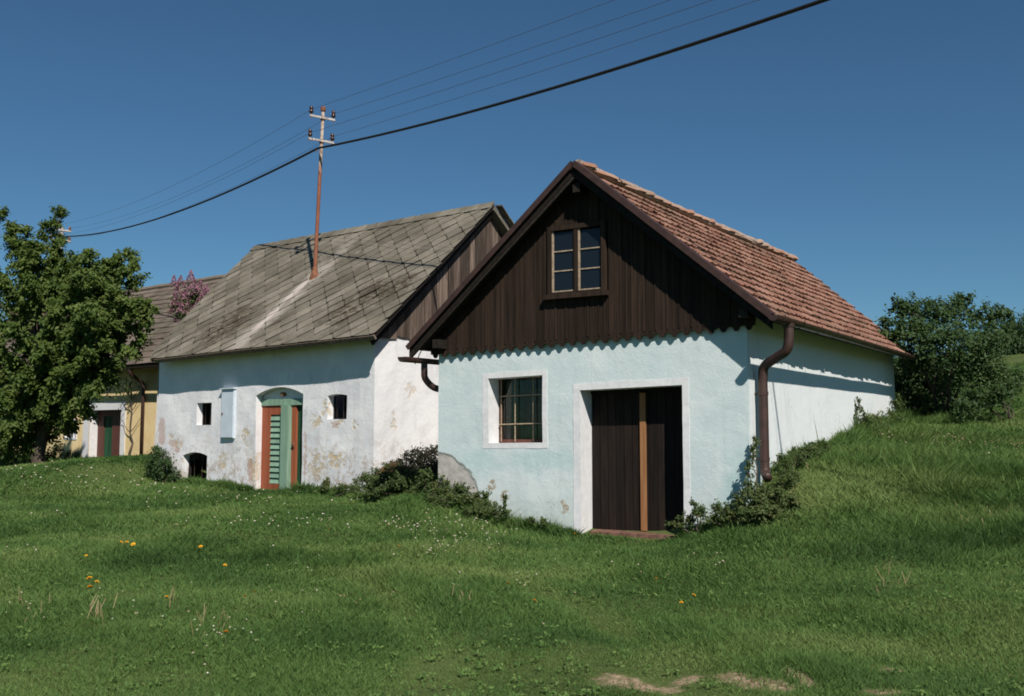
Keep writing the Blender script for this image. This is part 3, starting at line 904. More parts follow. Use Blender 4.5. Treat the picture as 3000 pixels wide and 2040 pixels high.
def smooth_path(pts, n=6):
    P_ = [Vector(p) for p in pts]; out = []
    for i in range(len(P_) - 1):
        p0 = P_[max(0, i - 1)]; p1 = P_[i]; p2 = P_[i + 1]; p3 = P_[min(len(P_) - 1, i + 2)]
        for k in range(n):
            s = k / n
            out.append(.5 * ((2 * p1) + (p2 - p0) * s + (2 * p0 - 5 * p1 + 4 * p2 - p3) * s * s + (-p0 + 3 * p1 - 3 * p2 + p3) * s ** 3))
    return out + [P_[-1]]
gut = MB(); half_gutter(gut, [(.535 + .02 * i / 8, -.54 + 10.7 * i / 8, 2.93 + .10 * i / 8) for i in range(9)], .078)
gut_o = gut.build('gutter', 'dark_gutter', blue, smooth=True)
for i in range(12):
    a = i / 11
    m_ = MB(); y = -.3 + 10.2 * a; zz = 2.935 + .097 * a
    m_.tube([(.40, y, zz + .07), (.45, y, zz - .02), (.535, y, zz - .088), (.615, y, zz - .02), (.62, y, zz + .02)], .008, 5); m_.build('gutter_bracket', 'dark_gutter', gut_o)
pipe = MB()
pth = smooth_path([(.54, .11, 2.88), (.54, .11, 2.68), (.50, .12, 2.52), (.32, .19, 2.42), (.15, .26, 2.32), (.115, .285, 2.16), (.115, .285, 1.9)], 6)
pth += [Vector((.115, .285, z)) for z in (1.5, 1.1, .95)]
pth += smooth_path([(.115, .285, .93), (.13, .26, .86), (.19, .16, .80)], 4)[1:]
pipe.tube(pth, .066, 14)
po = pipe.build('downpipe', 'brown_metal', blue, smooth=True)
for z in (1.95, 1.05):
    m_ = MB(); m_.tube([(.115, .285, z - .025), (.115, .285, z + .025)], .072, 14); m_.box((-.02, .275, z - .012), (.06, .295, z + .012)); m_.build('pipe_clamp', 'brown_metal', po)
m_ = MB(); m_.lathe((.54, .11, 2.80), [(0, .056), (.03, .075), (.07, .08)], 12); m_.build('outlet', 'dark_gutter', po)
m_ = MB(); half_gutter(m_, [(-5.53 + .01 * i, -.56 + 10.7 * i / 8, 2.63 + .012 * i) for i in range(9)], .085)
gl_o = m_.build('gutter', 'dark_gutter', blue, smooth=True, label='dark gutter stub along the far eave')
for i in range(8):
    y = -.2 + i * 1.4
    m_ = MB(); m_.tube([(-5.40, y, 2.76), (-5.46, y, 2.66), (-5.53, y, 2.535), (-5.61, y, 2.64)], .009, 5); m_.build('gutter_bracket', 'galv', gl_o)
m_ = MB()
m_.tube(smooth_path([(-5.53, .05, 2.57), (-5.53, .05, 2.44), (-5.52, .07, 2.30), (-5.44, .20, 2.16), (-5.30, .42, 2.10), (-5.26, .48, 1.95), (-5.26, .48, 1.6)], 6) + [Vector((-5.26, .48, z)) for z in (1.0, .5)], .055, 12)
m_.build('downpipe', 'dark_gutter', blue, smooth=True)

# ================================================================== OLD WHITE HOUSE
white = thing('cellar_house', 'old white plastered cellar house with grey diamond slate roof and green and red door', 'house', tuple(FW.o), -FW.yaw)
WL = -7.49
def PWf(u, w, d):
    f = min(1.0, abs(u) / .4, abs(u - WL) / .3)
    bulge = -0.10 * max(0.0, (0.9 - w)) * max(0, min(1, (-u - 5.5) / 1.5))       # battered foot at the far corner
    n_ = 0.035 * nz3(u * .8, w * .8, 1.3) + 0.012 * nz3(u * 3.1, w * 3.1, 5.5)
    return Vector((u + (0.10 * max(0, 1.2 - w) * -1 if u < WL + .01 else 0), d + (n_ * (1 if d < .02 else .4) + bulge) * f, w))
W_DOOR = (-3.69, -2.15, -.3, 2.25, .17)
W_WINS = [(-5.92, -5.33, 1.44, 1.96, 0), (-1.38, -.79, 1.54, 2.055, .03), (-6.36, -5.44, -.2, .81, .08)]
mb = MB()
wall_face(mb, PWf, WL, 0, -1.0, 3.32, [W_DOOR] + W_WINS, 0.17, .2)
def PWg(v, w, d):
    return Vector((-d + (0.03 * nz3(v * .8, w * .8, 8.8) + .01 * nz3(v * 3, w * 3, 2)) * min(1, v / .4), v, w))
wall_face(mb, PWg, 0, 7.2, -1.0, 3.30, [], .3, .3)
mb.add([(WL - .22, 0, -1), (-9.3, 7.2, -1), (-9.3, 7.2, 3.2), (-8.1, 3.5, 6.05), (WL, 0, 3.30)], [(0, 1, 2, 3, 4)])
mb.add([(WL - 1.8, 7.2, -1), (0, 7.2, -1), (0, 7.2, 3.3), (WL - 1.8, 7.2, 3.3)], [(0, 1, 2, 3)])
mb.build('wall', ['old_plaster', 'old_plaster'], white)
for nm, o in zip(('a', 'b', 'c'), W_WINS):
    wn_ = thing('window', 'x', 'x'); del wn_['label']; del wn_['category']; wn_.parent = white
    x0, x1, c0, c1 = o[:4]
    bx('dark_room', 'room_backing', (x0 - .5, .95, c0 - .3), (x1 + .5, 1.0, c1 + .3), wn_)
    for lo, hi in (((x0 - .05, .171, c0 - .06), (x0 + .015, .20, c1 + .06)), ((x1 - .015, .171, c0 - .06), (x1 + .05, .20, c1 + .06)), ((x0 + .015, .171, c1 - .02), (x1 - .015, .20, c1 + .06)), ((x0 + .015, .171, c0 - .06), (x1 - .015, .20, c0 + .015))):
        bx('dark_room', 'frame', lo, hi, wn_)
    for k in range(3):
        xx = x0 + (x1 - x0) * (k + .5) / 3
        m_ = MB(); m_.tube([(xx, .19, c0 + .02), (xx, .19, c1 - .02)], .006, 6); m_.build('bar', 'dark_gutter', wn_)

# door: red frame, green louvred leaves, green post and head beam
wd = thing('door', 'x', 'x'); del wd['label']; del wd['category']; wd.parent = white
dv = .16
bx('deep_green_wood', 'door_back', (-3.70, dv + .09, -.1), (-2.12, dv + .12, 2.3), wd)
bx('green_painted_wood', 'head_beam', (-3.72, dv - .03, 1.86), (-2.12, dv + .08, 2.0), wd)
bx('old_plaster', 'tympanum', (-3.72, dv + .03, 2.0), (-2.12, dv + .09, 2.34), wd)
bx('red_painted_wood', 'stile', (-3.70, dv, -.05), (-3.40, dv + .06, 1.86), wd)
bx('red_painted_wood', 'stile', (-2.68, dv, -.05), (-2.54, dv + .06, 1.86), wd)
bx('red_painted_wood', 'rail', (-3.40, dv, -.05), (-2.94, dv + .06, .16), wd)
bx('red_painted_wood', 'rail', (-3.40, dv, 1.66), (-2.94, dv + .06, 1.86), wd)
bx('deep_green_wood', 'shaded_leaf_panel', (-2.54, dv + .05, -.05), (-2.12, dv + .085, 1.86), wd)  # deep green stands in for shadow over the doorway's right side
bx('red_painted_wood', 'rail', (-2.54, dv + .02, -.05), (-2.14, dv + .049, .12), wd)
bx('green_painted_wood', 'post', (-2.93, dv - .10, -.08), (-2.69, dv + .06, 1.855), wd)
for x0, x1 in ((-3.40, -2.94),):
    for k in range(12):
        z = .165 + k * .1245
        m_ = MB(); m_.hexa([(x0, dv - .004, z), (x1, dv - .004, z), (x1, dv + .03, z + .02), (x0, dv + .03, z + .02), (x0, dv + .03, z + .098), (x1, dv + .03, z + .098), (x1, dv + .05, z + .12), (x0, dv + .05, z + .12)])
        m_.build('slat', 'green_painted_wood', wd)
m_ = MB(); m_.box((-2.64, dv - .03, .95), (-2.58, dv, 1.08)); m_.tube([(-2.61, dv - .02, 1.02), (-2.61, dv - .06, 1.02), (-2.52, dv - .06, 1.01)], .01, 6); m_.build('handle', 'rust_iron', wd)
m_ = MB(); m_.tube([(-2.95, dv - .07, 2.10), (-2.95, dv + .03, 2.10)], .045, 10); m_.build('fanlight_boss', 'rust_iron', wd)

# meter cabinet fixed to the facade
mc = thing('meter_cabinet', 'x', 'x'); del mc['label']; del mc['category']; mc.parent = white
bx('cabinet', 'body', (-4.88, -.055, 1.14), (-4.42, .04, 2.25), mc)
bx('cabinet', 'cabinet_door', (-4.865, -.070, 1.16), (-4.435, -.056, 2.235), mc)
bx('cabinet', 'hood', (-4.91, -.11, 2.25), (-4.39, .04, 2.272), mc)
m_ = MB(); m_.tube([(-4.81, -.095, 1.70), (-4.81, -.069, 1.70)], .018, 8); m_.build('lock', 'rust_iron', mc)

# ---- slate roof
SL = 5.16
def WR(u, s, h=0.0):
    v = -.45 + s * .7655; w_ = 3.15 + s * .6434 + .018 * (u - .45) * (1 - s / SL)
    w_ -= .05 * math.sin(math.pi * min(1, max(0, s / SL))) * math.sin(math.pi * min(1, max(0, -u / 8)))
    w_ += .012 * nz3(u * .6, s * .6, 4)
    return Vector((u, v - .6434 * h, w_ + .7655 * h))
RPOLY = [(.45, 0.0), (.36, 2.5), (.25, SL), (-8.45, SL), (-8.25, 3.8), (-7.95, 2.2), (-7.62, 0.6), (-7.2, 0.0)]
def clip(poly, conv):
    out = poly
    n = len(conv)
    for i in range(n):
        a = conv[i]; b = conv[(i + 1) % n]
        ed = (b[0] - a[0], b[1] - a[1])
        inside = lambda p: ed[0] * (p[1] - a[1]) - ed[1] * (p[0] - a[0]) >= -1e-9
        res = []
        for j in range(len(out)):
            p = out[j]; q = out[(j + 1) % len(out)]
            ip, iq = inside(p), inside(q)
            if ip:
                res.append(p)
            if ip != iq:
                dx = (q[0] - p[0], q[1] - p[1])
                den = ed[0] * dx[1] - ed[1] * dx[0]
                tt = -(ed[0] * (p[1] - a[1]) - ed[1] * (p[0] - a[0])) / den
                res.append((p[0] + dx[0] * tt, p[1] + dx[1] * tt))
        out = res
        if len(out) < 3:
            return []
    return out
m_ = MB()   # deck under the slates
for i in range(8):
    for j in range(6):
        def q(a, b):
            s = b * SL; ul = np.interp(s, [0, .6, 2.2, 3.8, SL], [-7.2, -7.62, -7.95, -8.25, -8.45]); ur = .45 - .2 * s / SL
            return (ur - .03) + (ul + .06 - ur) * a, s
        c_ = [q(i / 8, j / 6), q((i + 1) / 8, j / 6), q((i + 1) / 8, (j + 1) / 6), q(i / 8, (j + 1) / 6)]
        m_.hexa([WR(*p, -.07) for p in c_] + [WR(*p, -.012) for p in c_])
m_.build('roof_boarding', 'soffit_wood', white)
HX, HS, PX = .262, .298, .528
SPACE = PX / 2
for j in range(0, 21):
    for i in range(-17, 3):
        cu = i * PX + (j % 2) * PX / 2 + .1; cs = j * SPACE
        gj = random.gauss(0, .010) - (.05 if random.random() < .02 else 0)
        dia = [(cu - HX, cs + gj), (cu, cs - HS + gj), (cu + HX, cs + gj), (cu, cs + HS + gj)]
        pl = clip(dia, RPOLY)
        if len(pl) < 3:
            continue
        ar = abs(sum(pl[k][0] * pl[(k + 1) % len(pl)][1] - pl[(k + 1) % len(pl)][0] * pl[k][1] for k in range(len(pl)))) / 2
        if ar < .012:
            continue
        lift = random.uniform(0, .008); tl = random.gauss(0, .010)
        hh = lambda p: .014 - .055 * (p[1] - cs) + lift + tl * (p[0] - cu)
        m_ = MB(); n = len(pl)
        top = [WR(p[0], p[1], hh(p)) for p in pl]; bot = [WR(p[0], p[1], hh(p) - .008) for p in pl]
        gu = sum(p[0] for p in pl) / n; gs = sum(p[1] for p in pl) / n
        sh_ = 1 - random.choice((.05, .07, .10))
        inn = [(gu + (p[0] - gu) * sh_, gs + (p[1] - gs) * sh_) for p in pl]
        ini = [WR(p[0], p[1], hh(p) + .003) for p in inn]
        m_.add(ini + top + bot, [tuple(range(n)), tuple(range(3 * n - 1, 2 * n - 1, -1))])
        dp = max(math.exp(-((cu + 1.2) / 1.5) ** 2 - ((cs - 2.0) / 1.5) ** 2), math.exp(-((cu + 6.0) / 1.2) ** 2 - ((cs - 1.2) / 1.0) ** 2))
        dk = 1 if random.random() < .12 + .75 * dp else 0
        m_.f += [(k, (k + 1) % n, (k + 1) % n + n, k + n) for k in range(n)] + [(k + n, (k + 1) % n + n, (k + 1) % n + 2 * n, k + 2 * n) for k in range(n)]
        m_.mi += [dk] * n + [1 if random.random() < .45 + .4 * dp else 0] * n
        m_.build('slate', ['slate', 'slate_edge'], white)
for i in range(21):     # ridge slates, lapped
    u = .24 - i * .412
    m_ = MB()
    c_ = [(u + .02, SL - .24), (u - .44, SL - .235), (u - .44, SL + .03), (u + .02, SL + .03)]
    hh = [.050, .038, .045, .060]
    m_.hexa([WR(*p, h - .01) for p, h in zip(c_, hh)] + [WR(*p, h) for p, h in zip(c_, hh)])
    m_.build('ridge_slate', 'slate', white)
m_ = MB()
for i in range(8):
    ua, ub = .43 - i * .935, .43 - (i + 1) * .935
    m_.hexa([WR(ua, -.02, -.10), WR(ub, -.02, -.10), WR(ub, .02, -.10), WR(ua, .02, -.10), WR(ua, -.02, -.005), WR(ub, -.02, -.005), WR(ub, .02, -.005), WR(ua, .02, -.005)])
m_.build('eave_board', 'weathered_boards', white)
# rear slope
m_ = MB()
for i in range(6):
    ua, ub = .25 - i * 1.44, .25 - (i + 1) * 1.44
    A_ = [Vector((ua, 3.5, 6.42)), Vector((ub, 3.5, 6.42)), Vector((ub - .0, 7.75, 2.98)), Vector((ua + .15, 7.75, 2.98))]
    m_.hexa([p + Vector((0, -.04, -.09)) for p in A_] + A_)
o = m_.build('rear_roof_slope', 'slate', white)
for i in range(14):      # ragged slate ends along the far verge
    s = i / 14; y = 3.55 + s * 4.2; z = 6.46 - s * 3.44
    m_ = MB(); m_.hexa([(.22 + .15 * s, y, z - .03), (.40 + .15 * s, y + .02, z - .04 + random.uniform(-.02, .02)), (.40 + .15 * s, y + .30, z - .27), (.22 + .15 * s, y + .30, z - .27),
                        (.22 + .15 * s, y, z), (.40 + .15 * s, y + .02, z - .015), (.40 + .15 * s, y + .30, z - .24), (.22 + .15 * s, y + .30, z - .24)])
    m_.build('verge_slate', 'slate', white)
# verge rafter
m_ = MB()
m_.hexa([WR(.30, -.02, -.22), WR(.12, SL, -.22), WR(.06, SL, -.22), WR(.24, -.02, -.22), WR(.32, -.02, -.075), WR(.14, SL, -.075), WR(.08, SL, -.075), WR(.26, -.02, -.075)])
m_.build('verge_rafter', 'soffit_wood', white)
# gable boarding
vv = -.03
while vv < 7.1:
    wd_ = random.uniform(.15, .24)
    def tw(v):
        return (3.15 + (v + .45) * .8405 if v < 3.5 else 6.44 - (v - 3.5) * .81) - .12
    a, b = vv + .004, vv + wd_ - .004
    zb = 3.20 + random.uniform(-.05, .03); off = random.uniform(0, .02)
    poly = [(.035 + off, a, zb), (.035 + off, b, zb + random.uniform(-.02, .02)), (.035 + off, b, max(tw(b), zb + .05))]
    if a < 3.5 < b:
        poly.append((.035 + off, 3.5, tw(3.5)))
    poly.append((.035 + off, a, max(tw(a), zb + .05)))
    m_ = MB(); m_.prism(poly, (-.022, 0, 0)); m_.build('gable_board', 'weathered_boards', white)
    vv += wd_
m_ = MB(); m_.add([(-.005, -.1, 3.2), (-.005, 7.2, 3.2), (-.005, 3.5, 6.30)], [(0, 1, 2)]); m_.build('gable_backing', 'soffit_wood', white)

# ================================================================== YELLOW HOUSE
yel = thing('farm_house', 'ochre yellow plastered house with brown tiled roof behind the leafy tree', 'house', tuple(FY.o), -FY.yaw)
def PYf(u, w, d):
    return Vector((u, d + .02 * nz3(u, w, 2.2) * (1 if d < .02 else .3), w))
Y_DOOR = (-7.02, -5.03, -.3, 1.87)
Y_WINS = [(-8.66, -7.92, .92, 1.50), (-12.2, -11.45, .92, 1.50)]
mb = MB(); wall_face(mb, PYf, -20, 1.5, -1, 3.35, [Y_DOOR] + Y_WINS, .42, .35)
mb.add([(1.5, 0, -1), (1.5, 8, -1), (1.5, 8, 3.3), (1.5, 4, 6.5), (1.5, 0, 3.35)], [(0, 1, 2, 3, 4)])
mb.add([(-20, 0, -1), (-20, 8, -1), (-20, 8, 3.3), (-20, 4, 6.5), (-20, 0, 3.35)], [(0, 1, 2, 3, 4)])
mb.add([(-20, 8, -1), (1.5, 8, -1), (1.5, 8, 3.3), (-20, 8, 3.3)], [(0, 1, 2, 3)])
mb.build('wall', ['yellow_plaster', 'white_trim'], yel)
frame_band(PYf, Y_DOOR[0], Y_DOOR[1], -.4, Y_DOOR[3], .27, .02, bottom=False, wl=.42).build('door_surround', 'white_trim', yel)
for o in Y_WINS:
    wn_ = thing('window', 'x', 'x'); del wn_['label']; del wn_['category']; wn_.parent = yel
    frame_band(PYf, *o, .07, .02).build('window_surround', 'white_trim', wn_)
    m_ = MB(); m_.add([(o[0], .15, o[2]), (o[1], .15, o[2]), (o[1], .15, o[3]), (o[0], .15, o[3])], [(0, 1, 2, 3)]); m_.build('pane', 'glass', wn_)
    bx('white_trim', 'mullion', ((o[0] + o[1]) / 2 - .025, .11, o[2]), ((o[0] + o[1]) / 2 + .025, .148, o[3]), wn_)
yd = thing('door', 'x', 'x'); del yd['label']; del yd['category']; yd.parent = yel
bx('window_red', 'door_frame', (-7.04, .30, -.1), (-6.62, .40, 1.9), yd)
bx('window_red', 'door_frame', (-6.08, .30, -.1), (-5.0, .40, 1.9), yd)
bx('window_red', 'door_head', (-6.62, .30, 1.66), (-6.08, .40, 1.9), yd)
for k in range(4):
    bx('deep_green_wood', 'door_plank', (-6.62 + k * .135 + .004, .33, -.1), (-6.62 + (k + 1) * .135 - .004, .38, 1.66), yd)
bx('window_red', 'plinth_strip', (-4.75, -.05, .12), (1.4, .0, .30), yel)
# brown tile roof, rows of flat tiles
YE = Vector((0, -.5, 3.30)); YR = Vector((0, 4.0, 6.85)); YL = (YR - YE).length
ysl = (YR - YE).normalized(); yn = Vector((0, -ysl.z, ysl.y))
m_ = MB(); m_.hexa([Vector((-20.3, 0, 0)) + YE - yn * .14, Vector((1.8, 0, 0)) + YE - yn * .14, Vector((1.8, 0, 0)) + YR - yn * .14, Vector((-20.3, 0, 0)) + YR - yn * .14,
                   Vector((-20.3, 0, 0)) + YE - yn * .05, Vector((1.8, 0, 0)) + YE - yn * .05, Vector((1.8, 0, 0)) + YR - yn * .05, Vector((-20.3, 0, 0)) + YR - yn * .05])
m_.hexa([Vector((-20.3, 8.5, 3.2)), Vector((1.8, 8.5, 3.2)), YR + Vector((1.8, 0, -.14)), YR + Vector((-20.3, 0, -.14)), Vector((-20.3, 8.5, 3.3)), Vector((1.8, 8.5, 3.3)), YR + Vector((1.8, 0, 0)), YR + Vector((-20.3, 0, 0))])
m_.build('roof_boarding', 'brown_old_tile', yel)
ytm = MB(); ytm.hexa([(0, 0, -.004), (.34, 0, -.004), (.34, .50, -.034), (0, .50, -.034), (0, 0, .022), (.34, 0, .022), (.34, .50, -.010), (0, .50, -.010)])
yt_me = ytm.mesh('roof_tile'); yt_me.materials.append(M['brown_old_tile'])
ytv = np.array([v.co[:] + (1,) for v in yt_me.vertices]); ytf = [tuple(p.vertices) for p in yt_me.polygons]
rest = MB()
nrow = 15; exp_ = YL / nrow
for r in range(nrow):
    for c in range(64):
        u = 1.75 - (c + 1) * .344 + (.17 if r % 2 else 0)
        p = YE + ysl * (r * exp_) + Vector((u, 0, 0)) + yn * random.uniform(-.006, .008)
        ey = ysl
        m4 = Matrix.Translation(p) @ Matrix((Vector((1, 0, 0)), ey, yn)).transposed().to_4x4() @ Matrix.Rotation(random.gauss(0, .012), 4, 'Z') @ Matrix.Rotation(random.gauss(0, .012), 4, 'X')
        if -8.3 < u < -2.2:
            o = link('roof_tile', yt_me, yel); o.matrix_basis = m4
        else:
            rest.add([tuple(x[:3]) for x in (np.array(m4) @ ytv.T).T], ytf)
o = rest.build('roof_tiles_beyond', 'brown_old_tile', yel); o['kind'] = 'stuff'
m_ = MB(); m_.tube([YR + Vector((-20.3 + 22.1 * i / 30, 0, .02 + random.uniform(-.012, .012))) for i in range(31)], .11, 8); m_.build('ridge_capping', 'brown_old_tile', yel)
m_ = MB(); half_gutter(m_, [(-20 + 2.7 * i, -.57, 3.20) for i in range(9)], .08); m_.build('gutter', 'dark_gutter', yel, smooth=True)
m_ = MB(); m_.tube(smooth_path([(-3.62, -.56, 3.15), (-3.62, -.56, 3.0), (-3.62, -.35, 2.85), (-3.62, -.12, 2.7), (-3.62, -.09, 2.5), (-3.62, -.09, 2.2)], 5) + [Vector((-3.62, -.09, .2))], .06, 10); m_.build('downpipe', 'dark_gutter', yel, smooth=True)

# ================================================================== MASTS AND WIRES
mast_b = FW.w(-3.92, 1.8, 5.0)
mast = thing('service_mast', 'rusty red roof mast with two crossarms and four brown insulators on slate roof', 'utility mast', tuple(mast_b), 0)
lean = Vector((.21 * FW.u[0], .21 * FW.u[1], 0))
def mp(z):
    return lean * (z / 4.06) + Vector((0, 0, z))
m_ = MB(); m_.tube([mp(-.6), mp(0), mp(2), mp(3.05), mp(3.06), mp(4.0)], [.046, .046, .044, .042, .038, .036], 12); m_.build('pipe', 'mast', mast, smooth=True)
m_ = MB(); m_.tube([mp(-.10), mp(.03), mp(.10), mp(.24)], [.125, .10, .075, .047], 14); m_.build('flange', 'rust_iron', mast)
m_ = MB(); m_.lathe(mp(3.98), [(0, .04), (.03, .062), (.09, .066), (.13, .045)], 12); m_.build('cap', 'rust_iron', mast)
arm_d = Vector((.81, .59, 0)).normalized()
INS = []
for z in (3.80, 3.24):
    c = mp(z)
    off = Vector((0, -.05, 0))
    m_ = MB()
    sd_ = Vector((-arm_d.y, arm_d.x, 0)) * .02
    p0 = c - arm_d * .33 + off; p1 = c + arm_d * .33 + off; dz = Vector((0, 0, .05))
    m_.hexa([p0 - sd_, p1 - sd_, p1 + sd_, p0 + sd_, p0 - sd_ + dz, p1 - sd_ + dz, p1 + sd_ + dz, p0 + sd_ + dz]); m_.build('crossarm', 'galv', mast)
    m_ = MB(); m_.tube([c + Vector((0, 0, -.02)), c + Vector((0, 0, .07))], .056, 10); m_.build('arm_clamp', 'rust_iron', mast)
    for s in (-1, 1):
        b = c + arm_d * (.29 * s) + off + Vector((0, 0, .05))
        m_ = MB(); m_.tube([b + Vector((0, 0, -.09)), b + Vector((0, 0, .06))], .012, 6); m_.build('pin', 'rust_iron', mast)
        m_ = MB(); m_.lathe(b + Vector((0, 0, .035)), [(0, .042), (.035, .058), (.06, .050), (.075, .034), (.09, .036), (.11, .050), (.14, .046), (.165, .026)], 12)
        m_.build('insulator', 'porcelain', mast, smooth=True)
        INS.append(Vector(mast_b) + b + Vector((0, 0, .12)))
m_ = MB(); m_.tube([mp(3.12), mp(3.10) + Vector((-.10, -.05, -.04)), mp(3.02) + Vector((-.10, -.06, -.02))], .014, 6); m_.build('cable_clamp', 'rust_iron', mast)

LMx, LMy = -20.73, 45.0
pole = thing('utility_pole', 'distant utility pole with pale crossarm half hidden by the leafy tree', 'utility pole', (LMx, LMy, gz(LMx, LMy)), 0)
pz = 11.0 - gz(LMx, LMy)
m_ = MB(); m_.tube([(0, 0, -.5), (0, 0, pz)], [.13, .09], 10); m_.build('shaft', 'galv', pole)
LINS = []
for z in (pz - .15, pz - .62):
    m_ = MB(); p0 = Vector((0, -.1, z)) - arm_d * .45; p1 = Vector((0, -.1, z)) + arm_d * .45
    m_.tube([p0, p1], .05, 6); m_.build('crossarm', 'galv', pole)
    for s in (-1, 1):
        b = Vector((0, -.1, z)) + arm_d * (.4 * s)
        m_ = MB(); m_.lathe(b, [(0, .03), (.06, .06), (.12, .05), (.14, .06), (.2, .04)], 8); m_.build('insulator', 'rust_iron', pole)
        LINS.append(Vector((LMx, LMy, gz(LMx, LMy))) + b + Vector((0, 0, .15)))
dirw = Vector((-4.676 - LMx, 23.459 - LMy, 0))
def span_r(p0, b, c, n=28, tmax=1.0):
    return [Vector((p0.x + dirw.x * t_, p0.y + dirw.y * t_, p0.z + b * t_ + c * t_ * t_)) for t_ in np.linspace(0, tmax, n)]
def span_l(p0, p1, sag, n=20):
    return [p0.lerp(p1, t_) + Vector((0, 0, -4 * sag * t_ * (1 - t_))) for t_ in np.linspace(0, 1, n)]
CB = Vector(mast_b) + mp(3.09) + Vector((-.06, -.09, -.02))
pl_ = list(reversed(span_l(CB, Vector((LMx, LMy - .15, 10.55)), .55))) + span_r(CB, -3.95, 2.25)[1:]
m_ = MB(); m_.tube(pl_, .028, 8); tag(m_.build('overhead_cable', 'cable', smooth=True), 'thick black overhead cable sagging past the roof mast', 'cable')
for k, (b, c) in enumerate(((-2.96, .3), (-3.05, .5), (-2.95, .5), (-2.80, .5))):
    p = INS[k]
    pl_ = list(reversed(span_l(p, LINS[k], .5))) + span_r(p, b, c)[1:]
    m_ = MB(); m_.tube(pl_, .0042, 5)
    tag(m_.build('overhead_wire', 'wire'), ('thin overhead wire on the near end of the upper crossarm', 'thin overhead wire on the far end of the upper crossarm',
        'thin overhead wire on the near end of the lower crossarm', 'thin overhead wire on the far end of the lower crossarm')[k], 'wire', 'thin overhead wires')

# ================================================================== VEGETATION
def leaves(name, cent, norm, size, mat, parent, tint, lw=0.55, droop=0.25):
    """folded pointed leaves: 4 verts, 2 triangles each -> as quads folded on the midrib"""
    n = len(cent)
    norm = norm / (np.linalg.norm(norm, axis=1, keepdims=True) + 1e-9)
    r = rng.normal(size=(n, 3)); r[:, 2] -= droop * 2
    d = r - norm * (r * norm).sum(1, keepdims=True); d /= np.linalg.norm(d, axis=1, keepdims=True) + 1e-9
    s = np.cross(norm, d)
    L = (size * rng.uniform(.65, 1.3, n))[:, None] if np.ndim(size) == 0 else size[:, None]
    a = cent - d * L * .5; b = cent + d * L * .5 - norm * L * .12
    l = cent + s * L * lw * .5 + norm * L * .10; q = cent - s * L * lw * .5 + norm * L * .10
    V = np.stack([a, q, b, l], 1).reshape(-1, 3)
    i = np.arange(n) * 4
    F = np.concatenate([np.c_[i, i + 1, i + 2], np.c_[i, i + 2, i + 3]])
    return np_mesh(name, V, F, mat, parent, np.repeat(tint, 4))

def clump_points(c, r, n, shell=.55):
    d = rng.normal(size=(n, 3)); d /= np.linalg.norm(d, axis=1, keepdims=True)
    rad = (shell + (1 - shell) * rng.random(n)) ** .8
    p = d * rad[:, None] * np.array(r)
    return np.array(c) + p, d

def twigs(starts, dirs, lens, per, droop, scat):
    """leaf positions strung along drooping twigs"""
    m = len(starts)
    tpar = rng.uniform(.15, 1.0, (m, per))
    p = starts[:, None] + dirs[:, None] * (lens[:, None] * tpar)[..., None]
    p[..., 2] -= droop * lens[:, None] * tpar ** 2
    p += rng.normal(0, 1, p.shape) * scat
    nrm = dirs[:, None] * .35 + np.array([.1, -.45, .75]) + rng.normal(0, .5, p.shape)
    tt = np.clip(rng.normal(.42, .13, (m, 1)) + rng.normal(0, .16, (m, per)), 0, 1)
    return p.reshape(-1, 3), nrm.reshape(-1, 3), tt.ravel()

def limb(mb_, p0, p1, r0, r1, wob=.12, n=6):
    p0 = Vector(p0); p1 = Vector(p1); L = (p1 - p0).length
    pts = [p0.lerp(p1, k / n) + Vector((random.gauss(0, wob), random.gauss(0, wob), random.gauss(0, wob * .5))) * (L * .25 if 0 < k < n else 0) for k in range(n + 1)]
    mb_.tube(pts, [r0 + (r1 - r0) * k / n for k in range(n + 1)], 6)
    return pts

def pxw(x, y, Y):
    """world point seen at picture position (x, y of 2324x1580) at distance Y: used once to take measurements"""
    a = (x - 1162) / 2250; b = (790 - y) / 2250; c, s = math.cos(.085), math.sin(.085)
    r = np.array([a, c - b * s, s + b * c]); return r * (Y / r[1]) + np.array([0, 0, 1.6])

